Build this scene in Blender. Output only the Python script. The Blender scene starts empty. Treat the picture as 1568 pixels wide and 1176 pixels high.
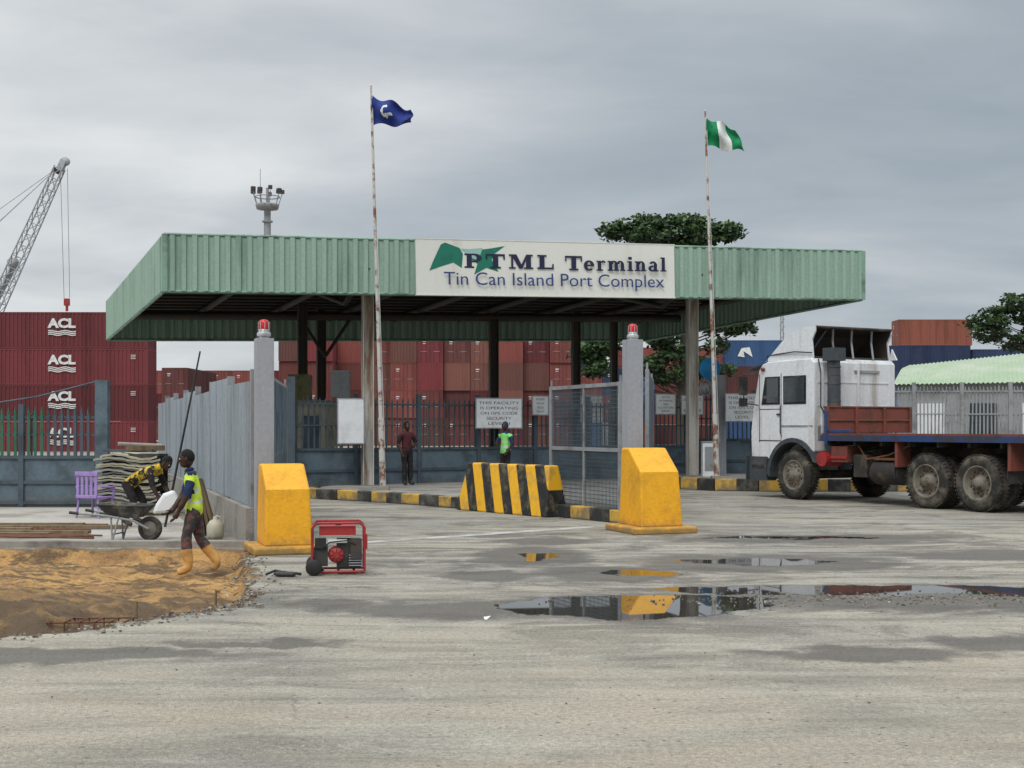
import bpy, math, random
from mathutils import Vector, Matrix, noise
random.seed(7)
R=math.radians
scene=bpy.context.scene
COL=scene.collection
# ------------------------------------------------------------------ node helpers
class NT:
    def __init__(s,tree): s.t=tree; s.L=tree.links
    def n(s,typ,**kw):
        nd=s.t.nodes.new(typ)
        for k,v in kw.items(): setattr(nd,k,v)
        return nd
    def put(s,sock,v):
        if isinstance(v,bpy.types.NodeSocket): s.L.new(v,sock)
        elif v is not None: sock.default_value=v
    def m(s,op,a,b=None,c=None,clamp=False):
        nd=s.n('ShaderNodeMath',operation=op); nd.use_clamp=clamp
        s.put(nd.inputs[0],a); s.put(nd.inputs[1],b); s.put(nd.inputs[2],c)
        return nd.outputs[0]
    def mix(s,f,a,b,blend='MIX'):
        nd=s.n('ShaderNodeMix',data_type='RGBA',blend_type=blend)
        s.put(nd.inputs[0],f)
        s.put(nd.inputs[6],(*a,1) if isinstance(a,tuple) and len(a)==3 else a)
        s.put(nd.inputs[7],(*b,1) if isinstance(b,tuple) and len(b)==3 else b)
        return nd.outputs[2]
    def noise(s,vec,scale,detail=4,rough=.55,dist=0):
        nd=s.n('ShaderNodeTexNoise'); s.put(nd.inputs['Vector'],vec)
        nd.inputs['Scale'].default_value=scale; nd.inputs['Detail'].default_value=detail
        nd.inputs['Roughness'].default_value=rough; nd.inputs['Distortion'].default_value=dist
        return nd.outputs[0]
    def mr(s,v,a,b,c=0.,d=1.,smooth=True):
        nd=s.n('ShaderNodeMapRange'); nd.interpolation_type='SMOOTHSTEP' if smooth else 'LINEAR'
        s.put(nd.inputs[0],v)
        for i,x in enumerate((a,b,c,d)): s.put(nd.inputs[i+1],x)
        return nd.outputs[0]
    def mapping(s,vec,scale=(1,1,1),rot=(0,0,0)):
        nd=s.n('ShaderNodeMapping'); s.put(nd.inputs[0],vec)
        nd.inputs['Scale'].default_value=scale; nd.inputs['Rotation'].default_value=rot
        return nd.outputs[0]
def newmat(name):
    m=bpy.data.materials.new(name); m.use_nodes=True
    t=NT(m.node_tree); b=m.node_tree.nodes['Principled BSDF']
    return m,t,b
def pm(name,c,c2=None,sc=3.,rough=.6,metal=0.,bump=.0,bsc=40.,lo=.45,hi=.7,streak=False,amt=1.,grain=.12,spec=.4,foot=None):
    """painted / weathered surface: base colour c, dirt colour c2 in noise patches; foot=(height,colour) splash dirt near the ground"""
    m,t,b=newmat(name)
    co=t.n('ShaderNodeTexCoord').outputs['Object']
    if c2 is None: c2=tuple(x*.6 for x in c)
    v=t.mapping(co,(1,1,.12)) if streak else co
    f=t.mr(t.noise(v,sc,5,.65),lo,hi,0,amt)
    col=t.mix(f,c,c2)
    g=t.noise(co,sc*9,2,.6)
    col=t.mix(1.0,col,t.mix(g,(1-grain*2,)*3,(1+grain,)*3),'MULTIPLY')
    if foot:
        sp=t.n('ShaderNodeSeparateXYZ');t.put(sp.inputs[0],co)
        k=t.mr(t.m('ADD',sp.outputs[2],t.m('MULTIPLY',t.m('SUBTRACT',t.noise(co,5,4,.7),.5),foot[0]*1.6)),foot[0],0,0,.85)
        col=t.mix(k,col,foot[1])
        sc_=t.mr(t.noise(t.mapping(co,(1,1,3)),9,4,.7),.62,.68,0,.6);col=t.mix(sc_,col,tuple(x*.45 for x in c))
    t.put(b.inputs['Base Color'],col)
    t.put(b.inputs['Roughness'],t.mr(f,0,1,rough,min(1,rough+.2)))
    b.inputs['Metallic'].default_value=metal
    b.inputs['Specular IOR Level'].default_value=spec
    if bump>0:
        bn=t.n('ShaderNodeBump'); bn.inputs['Strength'].default_value=bump; bn.inputs['Distance'].default_value=.02
        t.put(bn.inputs['Height'],t.noise(co,bsc,3,.6)); t.put(b.inputs['Normal'],bn.outputs[0])
    return m
# ------------------------------------------------------------------ mesh builder
class B:
    def __init__(s): s.v=[];s.f=[];s.m=[];s.s=[];s.mats=[]
    def mi(s,mat):
        if mat not in s.mats: s.mats.append(mat)
        return s.mats.index(mat)
    def add(s,vs,fs,mat,smooth=False,M=None):
        o=len(s.v)
        s.v+= [tuple(M@Vector(p)) for p in vs] if M else [tuple(p) for p in vs]
        s.f+= [tuple(i+o for i in f) for f in fs]
        if isinstance(mat,list): s.m+=[s.mi(x) for x in mat]
        else: s.m+=[s.mi(mat)]*len(fs)
        s.s+=[smooth]*len(fs)
    def box(s,c,d,mat,rz=0,M=None,rot=None):
        x,y,z=[k/2 for k in d]
        vs=[(a*x,b*y,e*z) for e in(-1,1) for b in(-1,1) for a in(-1,1)]
        T=Matrix.Translation(c)@(rot if rot else Matrix.Rotation(rz,4,'Z'))
        if M: T=M@T
        s.add(vs,[(0,2,3,1),(4,5,7,6),(0,1,5,4),(2,6,7,3),(0,4,6,2),(1,3,7,5)],mat,M=T)
    def bx(s,x0,x1,y0,y1,z0,z1,mat,M=None):
        s.box(((x0+x1)/2,(y0+y1)/2,(z0+z1)/2),(abs(x1-x0),abs(y1-y0),abs(z1-z0)),mat,M=M)
    def tube(s,p1,p2,r,mat,r2=None,n=8,M=None,caps=True):
        p1=Vector(p1);p2=Vector(p2); r2=r if r2 is None else r2
        d=(p2-p1); 
        if d.length<1e-6: return
        q=d.to_track_quat('Z','Y').to_matrix()
        vs=[];fs=[]
        for p,rr in((p1,r),(p2,r2)):
            for i in range(n):
                a=2*math.pi*i/n; vs.append(p+q@Vector((math.cos(a)*rr,math.sin(a)*rr,0)))
        for i in range(n): j=(i+1)%n; fs.append((i,j,n+j,n+i))
        s.add(vs,fs,mat,True,M)
        if caps: s.add(vs,[tuple(range(n))[::-1],tuple(range(n,2*n))],mat,False,M)
    def pipe(s,pts,r,mat,n=8,M=None):
        for a,b in zip(pts,pts[1:]): s.tube(a,b,r,mat,n=n,M=M)
    def prism(s,prof,y0,y1,mat,M=None,smooth=False):
        """profile in x,z extruded along y"""
        n=len(prof)
        vs=[(p[0],y0,p[1]) for p in prof]+[(p[0],y1,p[1]) for p in prof]
        fs=[(i,(i+1)%n,n+(i+1)%n,n+i) for i in range(n)]+[tuple(range(n))[::-1],tuple(range(n,2*n))]
        s.add(vs,fs,mat,smooth,M)
    def poly(s,pts,z0,z1,mat,M=None):
        n=len(pts)
        vs=[(p[0],p[1],z0) for p in pts]+[(p[0],p[1],z1) for p in pts]
        fs=[(i,(i+1)%n,n+(i+1)%n,n+i) for i in range(n)]+[tuple(range(n))[::-1],tuple(range(n,2*n))]
        s.add(vs,fs,mat,False,M)
    def lathe(s,prof,c,mat,n=32,M=None,axis='Y'):
        """prof list of (r,t) around axis through c"""
        vs=[];fs=[];k=len(prof)
        for i in range(n):
            a=2*math.pi*i/n
            for r,t in prof:
                x,z=r*math.cos(a),r*math.sin(a)
                p=(x,t,z) if axis=='Y' else (x,z,t)
                vs.append((c[0]+p[0],c[1]+p[1],c[2]+p[2]))
        for i in range(n):
            j=(i+1)%n
            for q in range(k-1): fs.append((i*k+q,i*k+q+1,j*k+q+1,j*k+q))
        s.add(vs,fs,mat,True,M)
    def ell(s,c,r,mat,n=12,M=None):
        vs=[];fs=[];h=n//2+2
        for j in range(h+1):
            t=math.pi*j/h
            for i in range(n):
                a=2*math.pi*i/n
                vs.append((c[0]+r[0]*math.sin(t)*math.cos(a),c[1]+r[1]*math.sin(t)*math.sin(a),c[2]+r[2]*math.cos(t)))
        for j in range(h):
            for i in range(n): k=(i+1)%n; fs.append((j*n+i,(j+1)*n+i,(j+1)*n+k,j*n+k))
        s.add(vs,fs,mat,True,M)
    def corr(s,p0,p1,zb0,zt0,zb1,zt1,mat,period=.2,depth=.035,side=1):
        """vertical-ribbed metal sheet between two plan points"""
        p0=Vector(p0);p1=Vector(p1);L=(p1-p0).length;d=(p1-p0)/L;nn=Vector((d.y,-d.x))*side
        k=max(1,int(L/period)); vs=[];fs=[]
        pts=[]
        for i in range(k):
            for f,o in((0,0),(.42,0),(.52,1),(.9,1)): pts.append(((i+f)/k,o))
        pts.append((1,0))
        for t,o in pts:
            q=p0+d*L*t+nn*depth*o
            vs.append((q.x,q.y,zb0+(zb1-zb0)*t)); vs.append((q.x,q.y,zt0+(zt1-zt0)*t))
        for i in range(len(pts)-1): fs.append((2*i,2*i+2,2*i+3,2*i+1))
        s.add(vs,fs,mat)
    def mesh(s,name):
        me=bpy.data.meshes.new(name); me.from_pydata(s.v,[],s.f); me.update()
        for m in s.mats: me.materials.append(m)
        me.polygons.foreach_set('material_index',s.m); me.polygons.foreach_set('use_smooth',s.s)
        me.update(); return me
    def obj(s,name,M=None,bevel=0,parent=None):
        o=bpy.data.objects.new(name,s.mesh(name)); COL.objects.link(o)
        if M: o.matrix_world=M
        if parent: o.parent=parent
        if bevel:
            b=o.modifiers.new('bevel','BEVEL'); b.width=bevel; b.segments=2; b.limit_method='ANGLE'; b.angle_limit=R(50)
        return o
def TR(x,y,z=0,rz=0): return Matrix.Translation((x,y,z))@Matrix.Rotation(rz,4,'Z')
def textdata(txt,bold=0.0,ext=.004):
    cu=bpy.data.curves.new('t','FONT'); cu.body=txt; cu.size=1; cu.offset=bold; cu.extrude=0; cu.align_x='CENTER'
    cu.resolution_u=4
    o=bpy.data.objects.new('t',cu); COL.objects.link(o)
    dg=bpy.context.evaluated_depsgraph_get(); dg.update()
    me=bpy.data.meshes.new_from_object(o.evaluated_get(dg))
    vs=[tuple(v.co) for v in me.vertices]; fs=[tuple(p.vertices) for p in me.polygons]
    bpy.data.objects.remove(o); bpy.data.meshes.remove(me); return vs,fs
def addtext(b,txt,mat,x0,x1,z0,z1,y,M=None,bold=0.0):
    """flat lettering facing -y fitted in x0..x1,z0..z1"""
    vs,fs=textdata(txt,bold)
    ax=min(v[0] for v in vs);bx_=max(v[0] for v in vs);az=min(v[1] for v in vs);bz=max(v[1] for v in vs)
    vv=[(x0+(v[0]-ax)/(bx_-ax)*(x1-x0),y,z0+(v[1]-az)/(bz-az)*(z1-z0)) for v in vs]
    b.add(vv,fs,mat,M=M)
# ------------------------------------------------------------------ materials
M_green=pm('green_sheet',(.30,.43,.345),(.14,.22,.17),1.6,.5,0,.1,20,.46,.8,streak=True)
M_greentrim=pm('green_trim',(.22,.36,.27),(.12,.17,.13),2,.5)
M_signwhite=pm('sign_white',(.70,.70,.64),(.56,.54,.47),1.5,.5,lo=.5,hi=.9,grain=.03,streak=True)
M_navy=pm('navy_ink',(.012,.014,.05),(.02,.02,.06),3,.5,grain=.03)
M_blueink=pm('blue_ink',(.03,.05,.19),(.03,.05,.16),3,.5,grain=.03)
M_logogreen=pm('logo_green',(.01,.17,.11),(.01,.14,.1),3,.5,grain=.03)
M_steeldark=pm('dark_steel',(.05,.048,.045),(.10,.06,.04),2,.7)
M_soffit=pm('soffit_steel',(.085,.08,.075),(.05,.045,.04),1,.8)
M_colpaint=pm('column_paint',(.56,.54,.49),(.18,.10,.055),2.2,.7,0,.2,30,.44,.64,streak=True)
M_polepaint=pm('pole_paint',(.55,.53,.5),(.22,.1,.06),3,.6,0,.1,30,.48,.6,streak=False)
M_bluegrey=pm('bluegrey_paint',(.11,.155,.19),(.055,.075,.085),1.8,.55,0,.08,30,.38,.72,foot=(.35,(.13,.12,.10)))
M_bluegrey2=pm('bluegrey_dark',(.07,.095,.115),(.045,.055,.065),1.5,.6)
M_galv=pm('galvanised_sheet',(.33,.38,.42),(.19,.21,.225),1.6,.5,.2,.05,20,.4,.75,streak=True)
M_galv2=pm('grey_paint',(.30,.31,.32),(.18,.175,.17),2,.5,.1)
M_postgrey=pm('post_grey',(.33,.34,.37),(.2,.2,.2),1.8,.6,0,.1,streak=True)
M_yellow=pm('yellow_paint',(.85,.41,.012),(.60,.29,.022),2.2,.5,0,.3,25,.42,.75,foot=(.26,(.20,.15,.08)))
M_black=pm('black_paint',(.018,.018,.018),(.07,.065,.06),3,.6)
M_conc=pm('concrete',(.30,.28,.25),(.15,.135,.115),1.3,.9,0,.5,30)
M_concl=pm('light_concrete',(.42,.39,.34),(.24,.21,.175),.7,.9,0,.3,30)
M_redlamp=pm('red_lamp',(.6,.02,.03),(.5,.02,.02),3,.2)
M_chrome=pm('lamp_metal',(.6,.6,.6),(.4,.4,.4),4,.3,.6)
M_white=pm('white_paint',(.70,.72,.74),(.34,.29,.23),1.6,.4,0,.05,20,.48,.78,streak=True)
M_whiteboard=pm('white_board',(.72,.74,.75),(.6,.6,.6),2,.5,grain=.03)
M_txt=pm('dark_lettering',(.04,.04,.05),(.05,.05,.06),3,.6,grain=.03)
M_glass=pm('dark_glass',(.02,.03,.035),(.03,.035,.04),2,.08,spec=.8,grain=.03)
M_tyre=pm('tyre_rubber',(.024,.023,.021),(.15,.13,.10),3,.85,0,.2,30,.42,.7)
M_rim=pm('wheel_rim',(.20,.18,.145),(.07,.055,.04),5,.7,0,.1)
M_rustred=pm('rust_red_paint',(.20,.055,.04),(.09,.05,.035),2.5,.7,0,.15)
M_red=pm('red_paint',(.38,.03,.03),(.2,.03,.03),3,.45)
M_truckblue=pm('blue_paint',(.025,.06,.17),(.04,.04,.06),2.5,.5,lo=.4,hi=.65)
M_chassis=pm('chassis',(.03,.028,.026),(.11,.085,.06),3,.8)
M_rust=pm('rusty_iron',(.16,.07,.035),(.08,.04,.025),6,.85)
M_wood=pm('wood',(.2,.14,.08),(.1,.07,.04),4,.8,streak=True)
M_skin=pm('dark_skin',(.055,.028,.018),(.04,.02,.014),4,.5,grain=.05)
M_hair=pm('black_hair',(.008,.008,.008),(.012,.01,.01),8,.9)
M_hivis=pm('hivis_yellow',(.62,.85,.06),(.38,.55,.06),6,.7,0,.3,25)
M_refl=pm('silver_tape',(.6,.6,.6),(.5,.5,.5),6,.4)
M_navycloth=pm('navy_cloth',(.02,.035,.10),(.012,.02,.05),6,.9,0,.3,25)
M_darkcloth=pm('dark_cloth',(.018,.016,.018),(.03,.015,.015),6,.9,0,.3,25)
M_maroon=pm('maroon_cloth',(.09,.02,.025),(.03,.012,.014),6,.9)
M_camo=pm('patterned_trousers',(.17,.07,.065),(.045,.05,.05),11,.9,0,.3,25,.42,.52)
M_boot=pm('tan_boots',(.62,.33,.09),(.38,.22,.08),7,.55)
M_purple=pm('purple_plastic',(.36,.24,.55),(.28,.18,.42),5,.45)
# ------------------------------------------------------------------ ground
def sstep(a,b,x):
    t=max(0,min(1,(x-a)/(b-a))); return t*t*(3-2*t)
PIT=[(-3.62,18.45),(-3.42,17.2),(-3.0,15.2),(-2.62,13.4),(-2.58,12.5),(-3.05,11.7),(-3.6,10.9),(-4.5,10.25),(-7,10.0),(-15,10.0),(-15,18.45)]
def pitsd(x,y):
    d=1e9;ins=False;n=len(PIT)
    for i in range(n):
        x1,y1=PIT[i];x2,y2=PIT[(i+1)%n]
        if (y1>y)!=(y2>y) and x<(x2-x1)*(y-y1)/(y2-y1)+x1: ins=not ins
        dx,dy=x2-x1,y2-y1;t=max(0,min(1,((x-x1)*dx+(y-y1)*dy)/(dx*dx+dy*dy)))
        d=min(d,math.hypot(x-x1-t*dx,y-y1-t*dy))
    return d if ins else -d
def axis(lo,hi,step,far0,far1):
    a=[];x=lo
    while x<=hi: a.append(x);x+=step
    st=step;x=lo
    while x>far0: st*=1.35;x-=st;a.insert(0,x)
    st=step;x=a[-1]
    while x<far1: st*=1.35;x+=st;a.append(x)
    return a
xs=axis(-9,-2,.04,-1500,1500); ys=axis(9,19,.04,-60,2500)
vs=[];att=[]
for y in ys:
    for x in xs:
        z=0;s=0
        if -16<x<-2 and 8<y<20:
            nz=noise.noise(Vector((x*1.7,y*1.7,0)))*.22+noise.noise(Vector((x*6,y*6,3)))*.09
            d=pitsd(x,y)+nz*(1 if x>-14 else 0)*(0 if y>18 else 1)
            s=sstep(-.05,.08,d)
            z=-.2*sstep(-.02,.22,d)
            if s>0:
                n2=noise.noise(Vector((x*2.2,y*2.2,9)))*.07+noise.noise(Vector((x*7,y*7,5)))*.035+noise.noise(Vector((x*19,y*19,5)))*.016+noise.noise(Vector((x*38,y*38,5)))*.008
                z+=s*n2*(1.4 if y<13.5 else 1)
                for (hx,hy,hr,hh) in((-4.8,11.9,.85,.34),(-4.1,11.4,.5,.13),(-3.75,12.9,.6,.12),(-3.2,13.2,.4,.07),(-5.6,14.0,.9,.14),(-3.7,14.8,.4,.08),(-4.6,13.2,.5,.09)):
                    z+=s*hh*math.exp(-(((x-hx)/hr)**2+((y-hy)/hr/.9)**2))*(1+.25*noise.noise(Vector((x*4,y*4,1))))
        vs.append((x,y,z));att.append(s)
nx=len(xs)
fs=[(j*nx+i,j*nx+i+1,(j+1)*nx+i+1,(j+1)*nx+i) for j in range(len(ys)-1) for i in range(nx-1)]
me=bpy.data.meshes.new('ground');me.from_pydata(vs,[],fs)
ca=me.attributes.new('sand','FLOAT','POINT');ca.data.foreach_set('value',att)
me.polygons.foreach_set('use_smooth',[True]*len(fs))
g=bpy.data.objects.new('ground',me);COL.objects.link(g)
m,t,b=newmat('ground_mat');me.materials.append(m)
pos=t.n('ShaderNodeNewGeometry').outputs['Position']
sand=t.n('ShaderNodeAttribute',attribute_name='sand').outputs['Fac']
sep=t.n('ShaderNodeSeparateXYZ');t.put(sep.inputs[0],pos);X,Y=sep.outputs[0],sep.outputs[1]
n1=t.noise(pos,.35,4,.6);n2=t.noise(pos,2.2,5,.65);n3=t.noise(pos,28,2,.7);n4=t.noise(pos,95,2,.6)
stretch=t.noise(t.mapping(pos,(.35,1.6,1),(0,0,R(12))),1.1,5,.7,.6)
stretch2=t.noise(t.mapping(pos,(.12,1.9,1),(0,0,R(-7))),1.3,4,.65,.4)
blot=t.noise(t.mapping(pos,(.5,1.0,1)),.75,6,.72,1.0)
col=t.mix(t.mr(n1,.35,.65),(.30,.283,.245),(.39,.352,.285))
col=t.mix(t.mr(stretch,.43,.66,0,.8),col,(.18,.168,.145))
col=t.mix(t.mr(stretch2,.54,.66,0,.5),col,(.46,.42,.345))
col=t.mix(t.mr(stretch2,.46,.36,0,.6),col,(.18,.17,.15))
col=t.mix(t.mr(n2,.52,.72,0,.55),col,(.45,.41,.35))
col=t.mix(t.m('MULTIPLY',t.mr(blot,.51,.60,0,.68),t.mr(Y,9,12,.45,1)),col,(.12,.11,.095))
# dust toward the camera
col=t.mix(t.m('MULTIPLY',t.mr(Y,13,7.5),t.mr(t.noise(t.mapping(pos,(.3,1,1)),1.2,4),.35,.65,.1,.7)),col,(.40,.345,.265))
col=t.mix(1.0,col,t.mix(n3,(.42,)*3,(1.55,)*3),'MULTIPLY')
col=t.mix(1.0,col,t.mix(n4,(.4,)*3,(1.62,)*3),'MULTIPLY')
vor=t.n('ShaderNodeTexVoronoi',feature='F1');t.put(vor.inputs[0],pos);vor.inputs['Scale'].default_value=7
col=t.mix(t.mr(vor.outputs[0],.04,.13,.8,0),col,(.07,.065,.06))
vr2=t.n('ShaderNodeTexVoronoi',feature='F1');t.put(vr2.inputs[0],pos);vr2.inputs['Scale'].default_value=34
col=t.mix(t.m('MULTIPLY',t.mr(vr2.outputs[0],.12,.3,.6,0),t.mr(n2,.4,.6)),col,(.58,.53,.45))
wpos=t.n('ShaderNodeVectorMath',operation='ADD');t.put(wpos.inputs[0],pos)
nn_=t.n('ShaderNodeTexNoise');t.put(nn_.inputs[0],pos);nn_.inputs['Scale'].default_value=1.6;nn_.inputs['Detail'].default_value=4
t.put(wpos.inputs[1],nn_.outputs['Color'])
vc=t.n('ShaderNodeTexVoronoi',feature='DISTANCE_TO_EDGE');t.put(vc.inputs[0],wpos.outputs[0]);vc.inputs['Scale'].default_value=.42
crk=t.m('MULTIPLY',t.mr(vc.outputs[0],.002,.010,1,0),t.mr(t.noise(pos,.5,3),.5,.62))
col=t.mix(t.m('MULTIPLY',crk,.3),col,(.08,.072,.062))
# sand
sandc=t.mix(t.mr(t.noise(pos,1.3,5,.7),.4,.62),(.50,.295,.115),(.30,.18,.085))
sandc=t.mix(t.mr(t.noise(t.mapping(pos,(.5,1.5,1)),3.0,5,.7),.48,.58,0,.85),sandc,(.12,.085,.055))
sandc=t.mix(1.0,sandc,t.mix(n3,(.42,)*3,(1.45,)*3),'MULTIPLY')
sandc=t.mix(t.m('MULTIPLY',t.mr(Y,15.8,12.4,0,1),t.mr(n2,.32,.55,.5,1.0)),sandc,(.125,.088,.057))
edge=t.m('MULTIPLY',t.mr(sand,.02,.4),t.mr(sand,.98,.6))
col=t.mix(t.mr(t.m('ADD',sand,t.m('MULTIPLY',t.m('SUBTRACT',n3,.5),.5)),.4,.6),col,sandc)
col=t.mix(t.m('MULTIPLY',edge,.55),col,(.11,.09,.07))
# puddles : (x,y,rx,ry,water)
P=[(1.0,12.45,1.25,.9,1),(1.75,12.75,.9,.7,1),(3.6,13.7,2.3,.42,1),(5.8,13.5,1.6,.44,1),(4.3,13.0,2.9,1.0,0),(.25,17.4,.8,1.3,0),(.35,17.2,.3,.65,1),(3.1,16.6,1.0,.46,1),(3.1,16.5,1.8,1.1,0),
 (1.1,15.2,.95,.9,0),(1.5,15.35,.45,.36,1),(-.25,15.0,.55,.5,0),(2.75,9.85,.95,.32,0),(4.2,10.35,.95,.4,0),(-.6,12.2,1.0,.55,0),(4.3,20.2,1.4,.26,1),(4.5,20.0,2.4,.8,0),(.5,19.6,.8,.6,0),(-1.7,12.6,.4,.45,0),(-3.6,9.8,1.6,.3,0),(6.8,17.4,1.9,.8,0),(-2.0,10.3,.8,.2,0)]
wn=t.n('ShaderNodeTexNoise');t.put(wn.inputs[0],pos);wn.inputs['Scale'].default_value=1.5;wn.inputs['Detail'].default_value=5
wn.inputs['Roughness'].default_value=.6
off=t.n('ShaderNodeVectorMath',operation='SUBTRACT');t.put(off.inputs[0],wn.outputs['Color']);off.inputs[1].default_value=(.5,.5,.5)
offs=t.n('ShaderNodeVectorMath',operation='MULTIPLY_ADD');t.put(offs.inputs[0],off.outputs[0]);offs.inputs[1].default_value=(1.2,1.1,0);t.put(offs.inputs[2],pos)
wd=None;dd=None
for (cx,cy,rx,ry,w) in P:
    a=t.n('ShaderNodeVectorMath',operation='SUBTRACT');t.put(a.inputs[0],offs.outputs[0]);a.inputs[1].default_value=(cx,cy,0)
    c=t.n('ShaderNodeVectorMath',operation='MULTIPLY');t.put(c.inputs[0],a.outputs[0]);c.inputs[1].default_value=(1/rx,1/ry,0)
    l=t.n('ShaderNodeVectorMath',operation='LENGTH');t.put(l.inputs[0],c.outputs[0]);l=l.outputs['Value']
    if w: wd=l if wd is None else t.m('MINIMUM',wd,l)
    dd=l if dd is None else t.m('MINIMUM',dd,l)
notsand=t.m('SUBTRACT',1,sand)
water=t.m('MULTIPLY',t.mr(t.m('ADD',wd,t.m('MULTIPLY',t.m('SUBTRACT',n3,.5),.15)),.97,.87),notsand)
damp=t.m('MULTIPLY',t.mr(t.m('ADD',dd,t.m('MULTIPLY',t.m('SUBTRACT',n2,.5),.9)),1.3,.75),notsand)
col=t.mix(t.m('MULTIPLY',damp,.8),col,t.mix(n3,(.045,.041,.036),(.16,.145,.125)))
col=t.mix(water,col,(.04,.035,.03))
t.put(b.inputs['Base Color'],col)
rg=t.m('SUBTRACT',.92,t.m('MULTIPLY',damp,.4))
t.put(b.inputs['Roughness'],t.m('ADD',t.m('MULTIPLY',rg,t.m('SUBTRACT',1,water)),.015))
t.put(b.inputs['Specular IOR Level'],t.mr(water,0,1,.15,.6))
bn=t.n('ShaderNodeBump');bn.inputs['Distance'].default_value=.022
t.put(bn.inputs['Strength'],t.m('MULTIPLY',.95,t.m('SUBTRACT',1,water)))
t.put(bn.inputs['Height'],t.m('ADD',t.m('ADD',n3,t.m('MULTIPLY',n4,.6)),t.m('MULTIPLY',n2,1.5)))
t.put(b.inputs['Normal'],bn.outputs[0])
# threshold strip between gate blocks
b_=B()
a0=Vector((-2.45,19.1));a1=Vector((1.75,22.7));dv=(a1-a0).normalized();nv=Vector((-dv.y,dv.x))*.15
b_.add([(*(a0-nv),.004),(*(a1-nv),.004),(*(a1+nv),.004),(*(a0+nv),.004)],[(0,1,2,3)],pm('worn_white_line',(.48,.46,.42),(.3,.28,.25),2.5,.9,0,.3,40,.4,.65))
b_.obj('road_marking')
# rubble along the broken edge
def stone(bb,x,y,z,r,mat):
    c=[]
    for e in(-1,1):
        for q in range(5):
            a=q*1.2566+random.uniform(-.35,.35)+e*.3;k=random.uniform(.6,1.05)*r
            c.append((k*math.cos(a),k*math.sin(a),e*r*random.uniform(.3,.6)))
    bb.add(c,[(4,3,2,1,0),(5,6,7,8,9)]+[(q,(q+1)%5,5+(q+1)%5,5+q) for q in range(5)],mat,M=Matrix.Translation((x,y,z))@Matrix.Rotation(random.random()*6,4,'Z')@Matrix.Rotation(random.uniform(-.5,.5),4,'X'))
rb=B();M_rub=pm('rubble_stone',(.32,.29,.24),(.17,.15,.125),3,.9);M_rubd=pm('dark_rubble',(.17,.15,.125),(.09,.08,.065),3,.9)
for k in range(1000):
    i=random.choice([0,1,1,2,2,3,3,4,4,4,5,5,6,7]);tt=random.random()
    x=PIT[i][0]+(PIT[i+1][0]-PIT[i][0])*tt+random.gauss(-.06,.13);y=PIT[i][1]+(PIT[i+1][1]-PIT[i][1])*tt+random.gauss(.0,.14)
    r=random.choice([.006,.008,.012,.012,.016,.02])*random.uniform(.6,1.3)
    if random.random()<.02: r=random.uniform(.03,.05)
    zz=-.17 if pitsd(x,y)>.12 else -.0
    stone(rb,x,y,zz+r*.3,r,random.choice([M_rub,M_rub,M_rubd]))
for k in range(230):
    x=random.uniform(-3,9);y=random.uniform(8,20);stone(rb,x,y,.003,random.uniform(.004,.011),random.choice([M_rub,M_rubd]))
for k in range(420):
    x=3.8+random.gauss(0,1.3);y=12.95+random.gauss(0,.25);stone(rb,x,y,.003,random.uniform(.006,.022),random.choice([M_rub,M_rubd]))
rb.obj('rubble')
# ------------------------------------------------------------------ construction slab
s=B()
s.poly([(-40,18.75),(-4.35,18.75),(-7.2,27.4),(-40,27.4)],-.02,.03,M_concl)
s.bx(-40,-3.75,18.5,18.75,-.25,.09,M_conc)
s.obj('construction_slab')
s=B()
for k in range(18):
    y=19.6+random.random()*2.6;x0=-14+random.random()*2
    s.pipe([(x0,y,.05+.01*k%.04),(x0+4,y+.1*random.uniform(-1,1),.07),(-5.9-random.random()*1.4-(y-19)*.3,y+random.uniform(-.25,.25),.06)],.016,M_rust,6)
for k in range(5):
    y=20+k*.5;s.box((-9+random.uniform(-1,1),y,.07),(3.6,.16,.05),M_wood,rz=random.uniform(-.05,.05))
s.obj('rebar_bundle')
s=B()
for z in(-.12,.0):
    for y in(11.35,11.6): s.tube((-4.2,y,z),(-3.35,y+.1,z),.008,M_rust,n=6)
for k in range(7):
    x=-4.15+k*.13;s.pipe([(x,11.35,-.13),(x,11.35,.01),(x,11.62,.01),(x,11.62,-.13)],.007,M_rust,6)
s.obj('rebar_cage')
s=B()
for (x,y,h_) in((-3.0,13.2,.16),(-2.85,12.0,.12),(-3.6,12.5,.14)): s.tube((x,y,-.25),(x+.01,y,h_-.1),.012,M_wood,n=6)
s.obj('timber_peg')
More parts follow.
